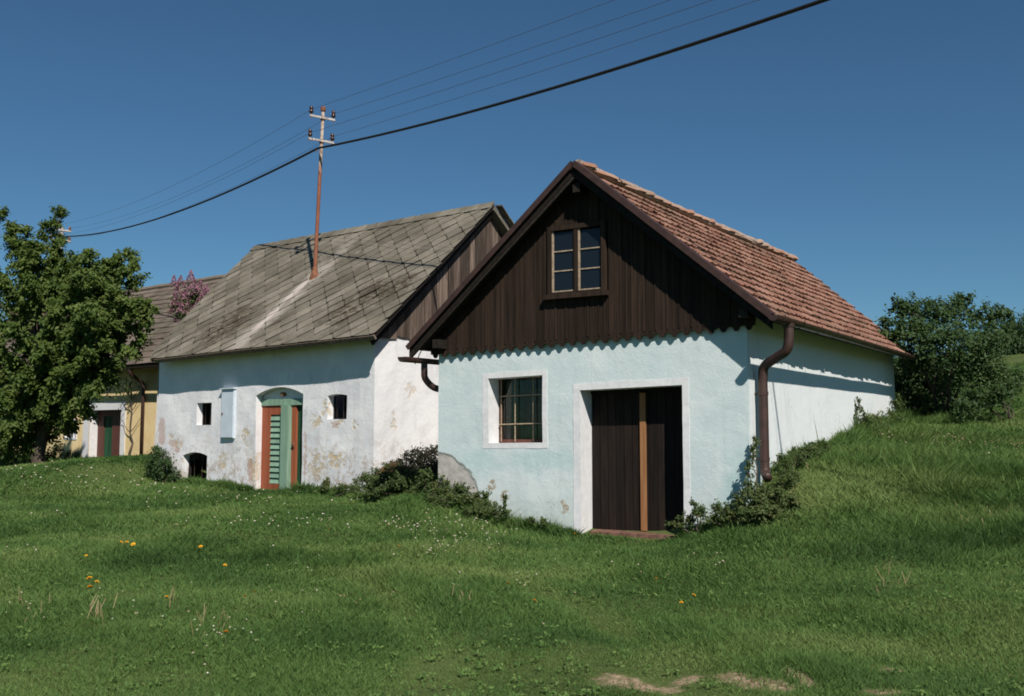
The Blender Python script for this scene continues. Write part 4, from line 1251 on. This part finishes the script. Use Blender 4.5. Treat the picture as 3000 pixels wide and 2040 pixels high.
# ---- cherry tree in front of the yellow house
tx, ty = -13.3, 28.0
tz = gz(tx, ty)
tree = thing('cherry_tree', 'large leafy green tree with drooping leaf clusters in front of yellow house', 'tree')
trunk = MB()
fork = Vector((tx + .1, ty, tz + 1.9))
limb(trunk, (tx, ty, tz - .3), fork, .21, .16, .05)
cs = []; ns = []; ti = []
shoots = [(10, 492, .1), (35, 560, .6), (58, 530, -.4), (105, 515, .2), (138, 488, 0), (150, 600, -.8), (200, 580, .3), (212, 640, -.6), (235, 600, .2), (262, 590, .5), (290, 585, 0), (300, 605, -.3),
          (255, 660, -1.0), (315, 690, .2), (322, 735, -.4), (318, 775, .3), (285, 800, -1.0), (245, 850, -.6), (215, 880, -1.1), (180, 905, -.4), (150, 950, -.7), (120, 870, -1.4), (95, 930, -1.0),
          (60, 850, -1.6), (40, 950, -.9), (10, 900, -1.4), (15, 1000, -.5), (-40, 920, -.6), (-60, 700, -.4), (-80, 820, .4), (-40, 580, .2), (70, 640, -1.5), (120, 700, -1.9), (170, 740, -1.7), (30, 740, -1.9),
          (220, 720, -1.3), (200, 800, -1.5), (100, 800, -1.9), (150, 830, -1.6), (5, 640, -1.2), (260, 740, -.9), (-20, 780, -1.5), (60, 700, 1.4), (160, 660, 1.3), (120, 800, 1.5), (0, 800, 1.4), (210, 760, 1.2), (-60, 880, 1.0), (335, 700, .6), (150, 960, .3), (60, 1005, -.2), (110, 985, .5), (190, 930, .5), (20, 1015, .4), (-30, 1010, -.3),
          (30, 515, .3), (80, 560, -.6), (170, 590, .2), (128, 555, -.3), (225, 620, -.2), (275, 620, -.6), (305, 640, .4), (190, 625, -1.2), (25, 960, -1.2), (-20, 990, .2), (-80, 960, 1.2),
          (-110, 640, .3), (-130, 760, -.5), (-120, 880, -.3), (20, 700, 2.6), (120, 650, 2.4), (200, 700, 2.2), (60, 820, 2.8), (160, 850, 2.4), (-40, 850, 2.5), (0, 930, 2.2), (300, 700, -.9), (280, 690, 1.0), (240, 780, -1.3)]
for sx_, sy_, dy in shoots:
    if sx_ > 185:
        dy = -abs(dy) - 1.2
    e = pxw(sx_, sy_, ty + dy)
    s0 = np.array([tx + (e[0] - tx) * .25, ty + dy * .2, min(max(tz + 1.9, e[2] - 1.0), tz + 4.4) if e[2] > tz + 3 else tz + 2.2])
    pts = limb(trunk, fork, s0, .085, .05, .1, 4)
    pts2 = limb(trunk, s0, e, .045, .010, .12, 7)
    L = np.linalg.norm(e - s0)
    for k, p in enumerate(pts2):
        fr = k / 7
        if fr < .2:
            continue
        m = 8
        ax = (e - s0) / L
        dd = rng.normal(0, 1, (m, 3)) + ax * (.3 + 1.3 * fr) + np.array([0, 0, .15]); dd /= np.linalg.norm(dd, axis=1, keepdims=True)
        ln_ = rng.uniform(.30, .80, m) * (1.05 - .60 * fr)
        a_, b_, c_ = twigs(np.array(p) + rng.normal(0, .05, (m, 3)), dd, ln_, 24, .45, .05)
        cs.append(a_); ns.append(b_); ti.append(c_)
trunk.build('trunk', 'bark', tree, smooth=True)
leaves('crown', np.concatenate(cs), np.concatenate(ns), .125, 'cherry_leaf', tree, np.concatenate(ti), .5, .6)

# ---- bush builder: clumps given as picture measurements plus distance
def bush(name, label, cat, clumps, base, leaf, mat, dens=900, stem=True, group=None, mat2=None, lw=.5, shell=.35):
    t_ = thing(name, label, cat, group=group)
    cs = []; ns = []; ti = []
    tr = MB()
    b0 = Vector((base[0], base[1], gz(base[0], base[1]) - .1))
    for cl in clumps:
        c = np.array(cl[:3]); r = cl[3] if isinstance(cl[3], tuple) else (cl[3],) * 3
        vol = r[0] * r[1] * r[2]
        n = int(dens * (vol ** (2 / 3)) / (leaf / .1) ** 2 * 5.0) + 30
        # leaves strung along twigs that radiate from each clump's heart
        per = 16
        m = max(10, n // per)
        dd = rng.normal(0, 1, (m, 3)); dd[:, 2] += .25; dd /= np.linalg.norm(dd, axis=1, keepdims=True)
        ext = dd * np.array(r); ln_ = np.linalg.norm(ext, axis=1); ed = ext / ln_[:, None]
        k0 = rng.uniform(.0, .45, m)
        a_, b_, c_ = twigs(c + ext * k0[:, None], ed, ln_ * rng.uniform(.55, .85, m), per, .25, .09 * min(r) + .008)
        cs.append(a_); ns.append(b_); ti.append(np.clip(c_ + .10 * rng.normal(), 0, 1))
        if stem and math.hypot(c[0] - b0.x, c[1] - b0.y) < .9 + max(r):
            limb(tr, b0, c, .012 + .02 * min(r), .005, .10, 6)
            for q in range(5):
                limb(tr, c, c + ext[q] * .9, .006, .003, .1, 4)
    if stem:
        tr.build('stems', 'bark', t_)
    cs = np.concatenate(cs); ns = np.concatenate(ns); ti = np.concatenate(ti)
    leaves('foliage', cs, ns, leaf * .8, mat, t_, ti, lw, .3)
    return t_
def cl(x, y, Y, r):
    return (*pxw(x, y, Y), r)

# elder beside the rear of the blue house
bush('elder_bush', 'tall dark green elder bush behind the red tiled roof', 'bush',
     [cl(2062, 705, 21.5, .42), cl(2040, 690, 21.5, .22), cl(2110, 715, 21.8, .55), cl(2165, 710, 22, .50), cl(2185, 685, 22, .28), cl(2235, 725, 22, .42), cl(2262, 710, 22, .25), cl(2290, 715, 22.3, .16), cl(2010, 745, 21, .28), cl(2060, 755, 21, .40),
      cl(2110, 780, 21, .55), cl(2170, 780, 21, .60), cl(2230, 790, 21.3, .55), cl(2080, 810, 21.6, .40), cl(2140, 840, 22.6, .55), cl(2090, 880, 23.2, .60), cl(2150, 910, 23.3, .60), cl(2200, 850, 21.5, .50), cl(2072, 850, 22.9, .42), cl(2075, 895, 22.9, .42), cl(2105, 925, 22.3, .34), cl(2060, 920, 23.0, .3), cl(2045, 830, 23.6, .4), cl(2048, 880, 23.6, .4), cl(2045, 920, 23.5, .3), cl(2030, 765, 21.2, .26), cl(2085, 760, 21.2, .4)],
     (9.7, 22.3), .115, 'elder_leaf', 1000)
bush('hazel_bush', 'low spreading green bush at the grassy slope edge', 'bush',
     [cl(2250, 850, 21, .45), cl(2290, 870, 21.3, .45), cl(2265, 905, 20.6, .35), cl(2210, 905, 20.8, .35), cl(2190, 930, 20.4, .28), cl(2240, 820, 21.5, .4)],
     (10.6, 21), .10, 'elder_leaf', 900)
for nm, lab, cc, bb in (('hedge_tree', 'dark round tree on the hilltop beyond the green field', [cl(2285, 765, 62, 1.5), cl(2320, 755, 62, 1.6), cl(2350, 770, 62, 1.6), cl(2300, 785, 62, 1.3)], (32, 62)),
                        ('hedge_tree', 'dark bushy tree at the picture edge on the hilltop', [cl(2390, 745, 64, 2.0), cl(2420, 760, 64, 2.0), cl(2375, 780, 64, 1.3)], (36.5, 64)),
                        ('hedge_tree', 'low dark thicket showing behind the elder bush', [cl(2250, 780, 58, 1.3), cl(2225, 790, 58, 1.3)], (27.5, 58))):
    bush(nm, lab, 'tree', cc, bb, .28, 'elder_leaf', 900, group='trees on the hill')

# lilac between the houses
lil = bush('lilac_bush', 'pink flowering lilac bush showing above the white house roof edge', 'bush',
           [cl(405, 690, 29.8, .34), cl(440, 680, 29.8, .38), cl(425, 720, 29.6, .42), cl(455, 700, 29.9, .3), cl(430, 790, 29.8, .7), cl(450, 860, 29.8, .8), cl(440, 930, 29.8, .8)], (-9.7, 29.8), .10, 'weed_leaf', 800)
cs = []; ti = []
for x, y in ((395, 640), (403, 660), (398, 682), (412, 700), (392, 705), (410, 640), (433, 628), (440, 645), (428, 660), (446, 660), (455, 650), (462, 672), (450, 690), (468, 660), (430, 690), (440, 712), (418, 672), (405, 720), (425, 705), (458, 705)):
    c = pxw(x, y, 29.5 + random.uniform(-.2, .2)); n = 170
    hgt = rng.random(n) ** 1.3
    an = rng.uniform(0, 6.28, n); rr = .14 * (1.05 - hgt)
    cs.append(np.c_[c[0] + np.cos(an) * rr, c[1] + np.sin(an) * rr, c[2] - .14 + .34 * hgt]); ti.append(np.clip(rng.normal(.5, .22, n), 0, 1))
cs = np.concatenate(cs)
leaves('blossom', cs, rng.normal(size=cs.shape) + np.array([0, -.8, .4]), .05, 'lilac_flower', lil, np.concatenate(ti), .8)

# shrubs and weeds near the walls
bush('boxwood_bush', 'small rounded dark green bush at the far corner of white house', 'bush', [cl(362, 1045, 23.4, .30), cl(375, 1062, 23.3, .26), cl(350, 1062, 23.4, .24), cl(355, 1025, 23.5, .18), cl(398, 1078, 23.3, .16)], (-8.3, 23.4), .075, 'elder_leaf', 1100)
bush('bramble_mound', 'overgrown green mound between the white and the blue house', 'bush',
     [cl(830, 1095, 18.4, (.30, .3, .2)), cl(870, 1085, 18.4, (.36, .35, .26)), cl(920, 1085, 18.2, (.36, .3, .25)), cl(905, 1072, 18.6, (.3, .3, .2)), cl(960, 1095, 17.8, (.3, .3, .25)), cl(850, 1110, 18.1, (.3, .2, .12))], (-2.1, 18.4), .07, 'weed_leaf', 1000)
bush('dry_weed_heap', 'reddish brown dry weeds on top of the green mound', 'weeds', [cl(888, 1060, 18.5, (.22, .22, .11)), cl(912, 1066, 18.3, (.2, .2, .1)), cl(870, 1070, 18.4, (.14, .15, .08))], (-2.1, 18.5), .05, 'rust_leaf', 1300)
leafmat('shaded_hedge', (0.008, 0.008, 0.005), (0.016, 0.017, 0.009), (0.035, 0.032, 0.016), 0.1)  # near-black leaves: the deep shade between the houses is put into the colour
bush('shade_hedge', 'blackish hedge with painted-in shade in the gap behind the blue wall', 'shaded_hedge', [cl(905, 1060, 19.6, .25), cl(940, 1050, 19.8, .32), cl(975, 1042, 19.9, .32), cl(985, 1065, 19.2, .3), cl(945, 1075, 19.2, .25)], (-1.7, 19.6), .08, 'shaded_hedge', 1000)
bush('nettle_clump', 'dark nettles against the bare patch of blue wall', 'weeds', [cl(975, 1090, 16.6, (.28, .2, .25)), cl(1010, 1105, 16.2, (.28, .18, .24)), cl(1045, 1122, 15.95, (.30, .16, .22)), cl(1080, 1138, 15.72, (.24, .13, .18)), cl(1030, 1140, 15.8, (.32, .14, .17)), cl(1000, 1125, 16.0, (.28, .15, .18))], (-1.0, 16.1), .06, 'weed_leaf', 1300)
bush('weed_clump', 'low green weeds at the foot of blue wall beneath window', 'weeds', [cl(1105, 1152, 15.5, (.26, .13, .15)), cl(1138, 1165, 15.32, (.2, .11, .12)), cl(1100, 1130, 15.6, (.09, .08, .15)), cl(1080, 1162, 15.45, (.26, .13, .12)), cl(1145, 1140, 15.3, (.03, .03, .16)), cl(1235, 1185, 14.85, (.1, .06, .07)), cl(1205, 1182, 15.0, (.12, .06, .05))], (-.35, 15.5), .055, 'weed_leaf', 1300)
bush('weed_clump', 'weed tuft by the white house wall between door and mound', 'weeds', [cl(740, 1100, 20.1, (.14, .12, .15)), cl(775, 1108, 19.8, (.2, .12, .09)), cl(805, 1108, 19.3, (.2, .12, .1))], (-3.7, 20.1), .06, 'weed_leaf', 1200)
bush('weed_clump', 'leafy weeds beside the dark door of blue house', 'weeds', [cl(1560, 1180, 13.75, (.14, .1, .11)), cl(1590, 1165, 13.6, (.12, .1, .13)), cl(1535, 1190, 13.8, (.14, .1, .06)), cl(1575, 1150, 13.6, (.05, .05, .14))], (2.55, 13.6), .05, 'weed_leaf', 1300)
bush('weed_clump', 'tangled brownish weeds below the corner downpipe', 'weeds', [cl(1635, 1160, 13.3, (.16, .12, .17)), cl(1660, 1165, 13.2, (.15, .12, .14)), cl(1680, 1140, 13.2, (.14, .12, .2)), cl(1620, 1180, 13.3, (.14, .1, .07))], (2.9, 13.2), .05, 'weed_leaf', 1300)
bush('bramble_bush', 'dark green bramble on the bank under the pipe end', 'bush', [cl(1720, 1130, 13.0, (.24, .2, .24)), cl(1757, 1128, 13.0, (.24, .2, .18)), cl(1790, 1140, 13.0, (.16, .16, .12)), cl(1740, 1160, 12.8, (.3, .2, .13)), cl(1700, 1165, 12.9, (.2, .16, .12))], (3.4, 12.95), .06, 'weed_leaf', 1100)
bush('climbing_weed', 'thin climbing weed up the corner of the blue house', 'weeds', [cl(1697, 1110, 13.28, (.09, .06, .16)), cl(1700, 1070, 13.28, (.07, .05, .16)), cl(1708, 1030, 13.3, (.05, .05, .16)), cl(1716, 1000, 13.35, (.05, .05, .12)), cl(1715, 1150, 13.2, (.12, .08, .12))], (3.22, 13.2), .045, 'weed_leaf', 1300)
bush('bank_weed', 'pale weeds on the bank beside the downpipe foot', 'weeds', [cl(1775, 1050, 14.0, (.14, .14, .13)), cl(1810, 1035, 14.3, (.2, .15, .10)), cl(1790, 1080, 13.6, (.2, .15, .12)), cl(1840, 1020, 14.8, (.22, .15, .09)), cl(1870, 1008, 15.4, (.2, .15, .08))], (3.9, 14), .05, 'weed_leaf', 1000)
bush('bank_weed', 'mixed green weeds along the foot of the white side wall', 'weeds', [cl(1800, 1024, 15.0, (.16, .12, .08)), cl(1855, 1008, 15.9, (.14, .12, .06)), cl(1915, 990, 17.4, (.2, .14, .10))], (4.6, 15.6), .05, 'weed_leaf', 450)
bush('creeper', 'leafy creeper climbing the rear of white side wall', 'weeds', [cl(1948, 920, 18.7, (.09, .08, .2)), cl(1955, 950, 18.6, (.2, .12, .14)), cl(1985, 955, 19, (.24, .15, .16)), cl(2020, 945, 19.8, (.26, .15, .18)), cl(2040, 915, 20.4, (.16, .14, .2)), cl(2000, 970, 18.9, (.3, .15, .1))], (6.9, 18.9), .065, 'weed_leaf', 1000)
vin = thing('wall_vine', 'thin bare vine trained up the yellow wall beside the downpipe', 'vine')
vm = MB()
b = FY.w(-4.35, -.10, .05)
vp = limb(vm, b, FY.w(-4.25, -.12, 2.9), .035, .012, .05, 8)
for k in (3, 5, 6):
    limb(vm, vp[k], Vector(vp[k]) + Vector((.5, -.35, .5)), .015, .006, .1, 4); limb(vm, vp[k], Vector(vp[k]) + Vector((-.45, .3, .45)), .015, .006, .1, 4)
vm.build('stem', 'bark', vin)
c, d = clump_points(np.array(FY.w(-4.3, -.2, 2.6)), (.5, .4, .5), 140, .3)
leaves('foliage', c, d, .09, 'weed_leaf', vin, rng.random(140), .6)

bush('garden_shrub', 'low dark shrub under the leafy tree by the yellow wall', 'bush', [cl(20, 1030, 32, .5), cl(60, 1025, 32.2, .45), cl(105, 1035, 32.4, .35), cl(-30, 1020, 31.8, .6), cl(40, 1000, 32.4, .4)], (-16, 32.2), .10, 'elder_leaf', 700)
bush('ivy_patch', 'dark leafy growth against the yellow wall beside its white door frame', 'bush', [cl(150, 1035, 34.4, .3), cl(175, 1040, 34.2, .22), cl(130, 1020, 34.6, .35)], (-15.0, 34.4), .09, 'elder_leaf', 700)
# ---- grass: one mass
def in_house(X, Y):
    m = np.zeros(X.shape, bool)
    for F_, u0, u1, v1 in ((FB, -BW - .0, 0.02, REAR), (FW, WL - .2, .02, 7.2), (FY, -20, 1.5, 8)):
        u, v = F_.loc(X, Y)
        m |= (u > u0) & (u < u1) & (v > -.01) & (v < v1)
    return m
def scatter(n, ylo, yhi, margin=1.12):
    """random ground points inside the widened field of view, log distributed in distance"""
    Y = ylo * (yhi / ylo) ** rng.random(n)
    half = 1162 / 2250 * margin
    X = (rng.random(n) * 2 - 1) * (half * Y + 1.8) + rng.normal(0, .2, n)
    return X, Y
N = 1600000
X, Y = scatter(N, 5.0, 40.0)
keep = ~in_house(X, Y)
dm = dirt_mask(X, Y) + .25 * vnoise(X, Y, 7, 9)
keep &= rng.random(N) > np.clip((dm - .25) / .40, 0, 1) * .86
clumpy = .5 + .5 * vnoise(X, Y, 2.2, 21) * .7 + .3 * vnoise(X, Y, 7.0, 22)
keep &= rng.random(N) < np.clip(.55 + .5 * clumpy, .25, 1)
X = X[keep]; Y = Y[keep]; clumpy = clumpy[keep]
fx = []; fy = []                                  # fringe of longer grass along the wall feet
for F_, (ua, va), (ub_, vb_), nb in ((FB, (-BW, 0), (-2.6, 0), 5000), (FB, (-.95, 0), (0, 0), 1500), (FB, (0, 0), (0, REAR), 9000), (FW, (WL, 0), (-3.7, 0), 5000), (FW, (-2.1, 0), (0, 0), 2500), (FY, (-14, 0), (-7, 0), 3000), (FY, (-4.7, 0), (0, 0), 2500)):
    q = rng.random(nb); d_ = np.abs(rng.normal(0, .12, nb)) + .015
    uu = ua + (ub_ - ua) * q; vv_ = va + (vb_ - va) * q
    if va == vb_:
        vv_ = vv_ - d_
    else:
        uu = uu + d_
    fx.append(F_.o[0] + F_.u[0] * uu + F_.v[0] * vv_); fy.append(F_.o[1] + F_.u[1] * uu + F_.v[1] * vv_)
nf = sum(len(a_) for a_ in fx)
X = np.concatenate([X] + fx); Y = np.concatenate([Y] + fy); clumpy = np.concatenate([clumpy, rng.uniform(.5, 1.3, nf)]); n = len(X)
fringe = np.r_[np.zeros(n - nf), np.ones(nf)]
Z = ground_z(X, Y)
ub, vb = FB.loc(X, Y)
bank = np.clip((ub + .3) / 1.2, 0, 1) * np.clip((vb + 1.6) / 1.6, 0, 1)          # long grass on the bank
patch = np.clip(.5 + .55 * vnoise(X, Y, 1.1, 51) + .4 * vnoise(X, Y, 3.6, 52), 0, 1.4)
rut = np.zeros(n)
for c in rut_lines(Y):
    rut = np.maximum(rut, np.exp(-((X - c - .12) / 0.22) ** 2) * np.clip((14 - Y) / 4, 0, 1))
H = (.018 + .022 * rng.random(n)) * (.75 + .6 * np.clip(clumpy, 0, 1.3)) * (.8 + .9 * patch ** 1.5) * (1 - .35 * rut) * (1 + .9 * bank) * (1 + 1.1 * fringe * rng.random(n)) * np.clip(Y / 7, .8, 1.6)
tall = rng.random(n) < .012
H = np.where(tall, H * 1.9, H)
wid = .0044 * np.clip(Y / 6.5, .8, 4.0) * rng.uniform(.7, 1.3, n)
an = rng.uniform(0, 2 * np.pi, n); lean_ = rng.normal(0, .75, (n, 2)) + .25 * np.c_[vnoise(X, Y, 1.4, 31), vnoise(X, Y, 1.4, 32)]
dx = np.c_[np.cos(an), np.sin(an)] * wid[:, None]
base = np.c_[X, Y, Z - .008]
v0 = base + np.c_[dx, np.zeros(n)]; v1 = base - np.c_[dx, np.zeros(n)]
v2 = base + np.c_[lean_ * H[:, None], H]
V = np.stack([v0, v1, v2], 1).reshape(-1, 3)
F = np.arange(3 * n).reshape(-1, 3)
tint = np.clip(.42 + .26 * vnoise(X, Y, .9, 41) + .22 * vnoise(X, Y, 3.0, 42) + rng.normal(0, .16, n) + .15 * bank - .10 * (patch - .5) + .30 * rut, 0, 1)
g = np_mesh('grass', V, F, 'grass_blade', None, np.repeat(tint, 3))
g['kind'] = 'stuff'; g['label'] = 'short green meadow grass in front of the houses'; g['category'] = 'grass'

# ---- broad-leaved weeds in the sward: clover, plantain and dandelion rosettes
nw = 3600
X, Y = scatter(nw, 5.2, 24.0)
k_ = (~in_house(X, Y)) & (vnoise(X, Y, 1.7, 61) + rng.normal(0, .5, nw) > .15) & (dirt_mask(X, Y) < .3)
X = X[k_]; Y = Y[k_]; nw = len(X); per = 9
an = rng.uniform(0, 6.283, (nw, per)); rad = rng.uniform(.01, .055, (nw, per)) * rng.uniform(.6, 1.5, (nw, 1))
PX_ = (X[:, None] + np.cos(an) * rad).ravel(); PY_ = (Y[:, None] + np.sin(an) * rad).ravel()
PZ_ = np.repeat(ground_z(X, Y), per) + rng.uniform(.018, .050, nw * per)
pc = np.c_[PX_, PY_, PZ_]
wl_ = leaves('meadow_weeds', pc, rng.normal(0, .45, pc.shape) + np.array([0, -.3, 1.0]), 0.030, 'grass_blade', None, np.clip(rng.normal(.5, .2, len(pc)), 0, 1), .6)
wl_['kind'] = 'stuff'; wl_['label'] = 'broad green clover and plantain leaves among the grass'; wl_['category'] = 'weeds'

# ---- small white flowers and seed heads, too many to count
def flowers(pts, r, hgt, name, mat, label, cat):
    V = []; F = []; T = []
    for (x, y) in pts:
        z = gz(x, y); h_ = hgt * random.uniform(.6, 1.2); rr = r * random.uniform(.6, 1.25) * max(1, y / 9)
        c = len(V); tt = random.random(); ln = (random.gauss(0, .015), random.gauss(0, .015))
        for k in range(6):
            a_ = k * math.pi / 3
            V.append((x + ln[0] + math.cos(a_) * rr, y + ln[1] + math.sin(a_) * rr, z + h_ + .2 * rr))
        V += [(x + ln[0], y + ln[1], z + h_ + .9 * rr), (x + ln[0], y + ln[1], z + h_ - .5 * rr)]
        for k in range(6):
            F += [(c + k, c + (k + 1) % 6, c + 6), (c + (k + 1) % 6, c + k, c + 7)]
        T += [tt] * 8
    o = np_mesh(name, np.array(V), np.array(F), mat, None, np.array(T))
    o['kind'] = 'stuff'; o['label'] = label; o['category'] = cat
    return o
def gpt(x, y):
    """ground point seen at a picture position"""
    a = (x - 1162) / 2250; b_ = (790 - y) / 2250; c_, s_ = math.cos(.085), math.sin(.085)
    r = np.array([a, c_ - b_ * s_, s_ + b_ * c_])
    ts = np.geomspace(4, 40, 240)
    zz = ground_z(r[0] * ts, r[1] * ts)
    k = np.argmax(1.6 + r[2] * ts < zz)
    return r[0] * ts[k], r[1] * ts[k]
pts = []
for cx, cy, sx_, sy_, n in ((930, 1200, 40, 8, 40), (1060, 1200, 70, 18, 60), (1020, 1225, 60, 14, 50), (1100, 1240, 40, 10, 30), (1000, 1260, 40, 8, 18), (300, 1105, 90, 10, 50), (100, 1080, 80, 14, 45), (60, 1258, 28, 5, 9), (560, 1130, 120, 14, 60),
                            (600, 1195, 100, 10, 36), (120, 1180, 30, 6, 12), (500, 1460, 50, 30, 22), (1200, 1330, 30, 8, 7), (60, 1390, 30, 20, 10), (260, 1400, 60, 40, 12), (460, 1540, 8, 6, 4), (700, 1190, 40, 8, 14), (700, 1330, 60, 60, 14), (1100, 1310, 300, 60, 30), (1640, 1295, 20, 4, 6), (2140, 1030, 60, 12, 22), (1250, 1180, 60, 8, 14)):
    for _ in range(n):
        x, y = random.gauss(cx, sx_), random.gauss(cy, sy_)
        p = gpt(x, y)
        if not in_house(np.array([p[0]]), np.array([p[1]]))[0] and y < 1575:
            pts.append(p)
pts = [p for p in pts if random.random() < .8]
flowers(pts, .0095, .072, 'wildflowers', 'flower_mix', 'tiny white and cream flowers scattered in the meadow', 'flowers')
pts = [gpt(random.gauss(cx, 40), random.gauss(cy, 7)) for cx, cy, n in ((2200, 1010, 18), (2290, 1025, 22), (2050, 1000, 12), (840, 1385, 10), (1500, 1330, 4), (2000, 1000, 8)) for _ in range(n)]
flowers(pts, .010, .12, 'buttercups', 'dry_stalk', 'tiny ochre yellow flowers dotted over the grass bank', 'flowers')
# dry stalks
V = []; F = []; T = []
for cx, cy, sx_, sy_, n in ((225, 1395, 18, 10, 12), (75, 1400, 20, 12, 8), (1040, 1375, 15, 10, 6), (2000, 1330, 40, 14, 7), (480, 1430, 40, 20, 10), (2260, 1690, 60, 20, 0), (1800, 1045, 50, 18, 30), (1770, 1100, 30, 20, 14), (390, 1370, 8, 10, 3), (1640, 1180, 30, 10, 10), (2250, 1180, 50, 12, 14), (1240, 1178, 40, 8, 10)):
    for _ in range(n):
        x, y = gpt(random.gauss(cx, sx_), random.gauss(cy, sy_)); z = gz(x, y); h_ = random.uniform(.07, .16); wv_ = .0028 * max(1, y / 8)
        lx, ly = random.gauss(0, .03), random.gauss(0, .03); c = len(V)
        V += [(x - wv_, y, z), (x + wv_, y, z), (x + lx + wv_ * .7, y + ly, z + h_), (x + lx - wv_ * .7, y + ly, z + h_)]
        F += [(c, c + 1, c + 2), (c, c + 2, c + 3)]; T += [random.random()] * 4
o = np_mesh('dry_stalks', np.array(V), np.array(F), 'dry_stalk', None, np.array(T)); o['kind'] = 'stuff'; o['label'] = 'thin dry tan stalks standing in the grass'; o['category'] = 'stalks'

# ---- dandelions, one by one
hm = MB(); n = 14
for ring, (r_, h_, k0) in enumerate(((.024, .0, 0), (.017, .006, .2), (.009, .010, .4))):
    for k in range(n - 3 * ring):
        a_ = 2 * math.pi * k / (n - 3 * ring) + k0
        ca, sa = math.cos(a_), math.sin(a_); w_ = .006
        hm.add([(-sa * w_ * .4, ca * w_ * .4, h_), (ca * r_ - sa * w_, sa * r_ + ca * w_, h_ + .006), (ca * r_ + sa * w_, sa * r_ - ca * w_, h_ + .006), (sa * w_ * .4, -ca * w_ * .4, h_)], [(0, 1, 2, 3)])
head_me = hm.mesh('flower_head'); head_me.materials.append(M['dandelion'])
sm = MB(); sm.tube([(0, 0, -.13), (.004, .002, -.06), (0, 0, .002)], [.0025, .002, .003], 5)
stem_me = sm.mesh('stem'); stem_me.materials.append(M['stem_green'])
DL = {(302, 1252): 'largest dandelion of the row of three in the meadow', (275, 1247): 'first small dandelion of the row of three in the meadow', (287, 1248): 'middle small dandelion of the row of three in the meadow', (455, 1258): 'single dandelion between the row of three and the house door', (202, 1337): 'upper dandelion of the cluster standing over dry stalks', (203, 1357): 'lower dandelion of the cluster standing over dry stalks', (219, 1345): 'small dandelion beside the cluster over dry stalks', (512, 1466): 'bright dandelion nearest the bottom edge among white flowers', (1304, 1225): 'dandelion just in front of the blue house door', (1213, 1388): 'lone dandelion in the middle of the meadow', (1575, 1380): 'dandelion farthest to the right in the meadow'}
for x, y, sc in ((275, 1247, 1.1), (287, 1248, 1.1), (302, 1252, 1.4), (455, 1258, 1.2), (202, 1337, 1.5), (203, 1357, 1.5), (219, 1345, 1.1), (195, 1280, .9), (377, 1381, 1.1), (510, 1305, 1.0), (512, 1466, 1.4), (1490, 1337, 1.0), (1575, 1380, 1.0), (1213, 1388, 1.1), (1153, 1346, 1.0), (1304, 1225, 1.0), (906, 1256, .9), (556, 1378, .9), (577, 1372, .8), (747, 1217, .8), (2018, 1783, 1), (1547, 1395, .9)):
    if y > 1575:
        continue
    X_, Y_ = gpt(x, y + 4)
    t_ = thing('dandelion', DL.get((x, y), 'small yellow dandelion standing alone in the meadow grass'), 'flower', (X_, Y_, gz(X_, Y_) + .105), random.uniform(0, 6), 'dandelions in the meadow')
    h_ = link('flower_head', head_me, t_); h_.scale = (sc * .85,) * 3; h_.rotation_euler = (random.uniform(.2, .6), 0, random.uniform(-.6, .6))
    s_ = link('stem', stem_me, t_)

# a few pale stones at the wall foot and in the worn earth
for lab, px_, py_, s_ in (('pale flat stone in the grass right of the dark door', 1617, 1196, .07), ('brown stone lying on the bank by the downpipe', 1772, 1022, .10)):
    X_, Y_ = gpt(px_, py_)
    bm = bmesh.new(); bmesh.ops.create_icosphere(bm, subdivisions=2, radius=s_)
    for v_ in bm.verts:
        v_.co *= 1 + .25 * nz3(v_.co.x / s_ * 1.3 + px_, v_.co.y / s_ * 1.3, v_.co.z / s_ * 1.3); v_.co.z *= .6
    me = bpy.data.meshes.new('stone'); bm.to_mesh(me); bm.free(); me.materials.append(M['stone'])
    o = link('stone', me); o.location = (X_, Y_, gz(X_, Y_) + s_ * .3); tag(o, lab, 'stone')
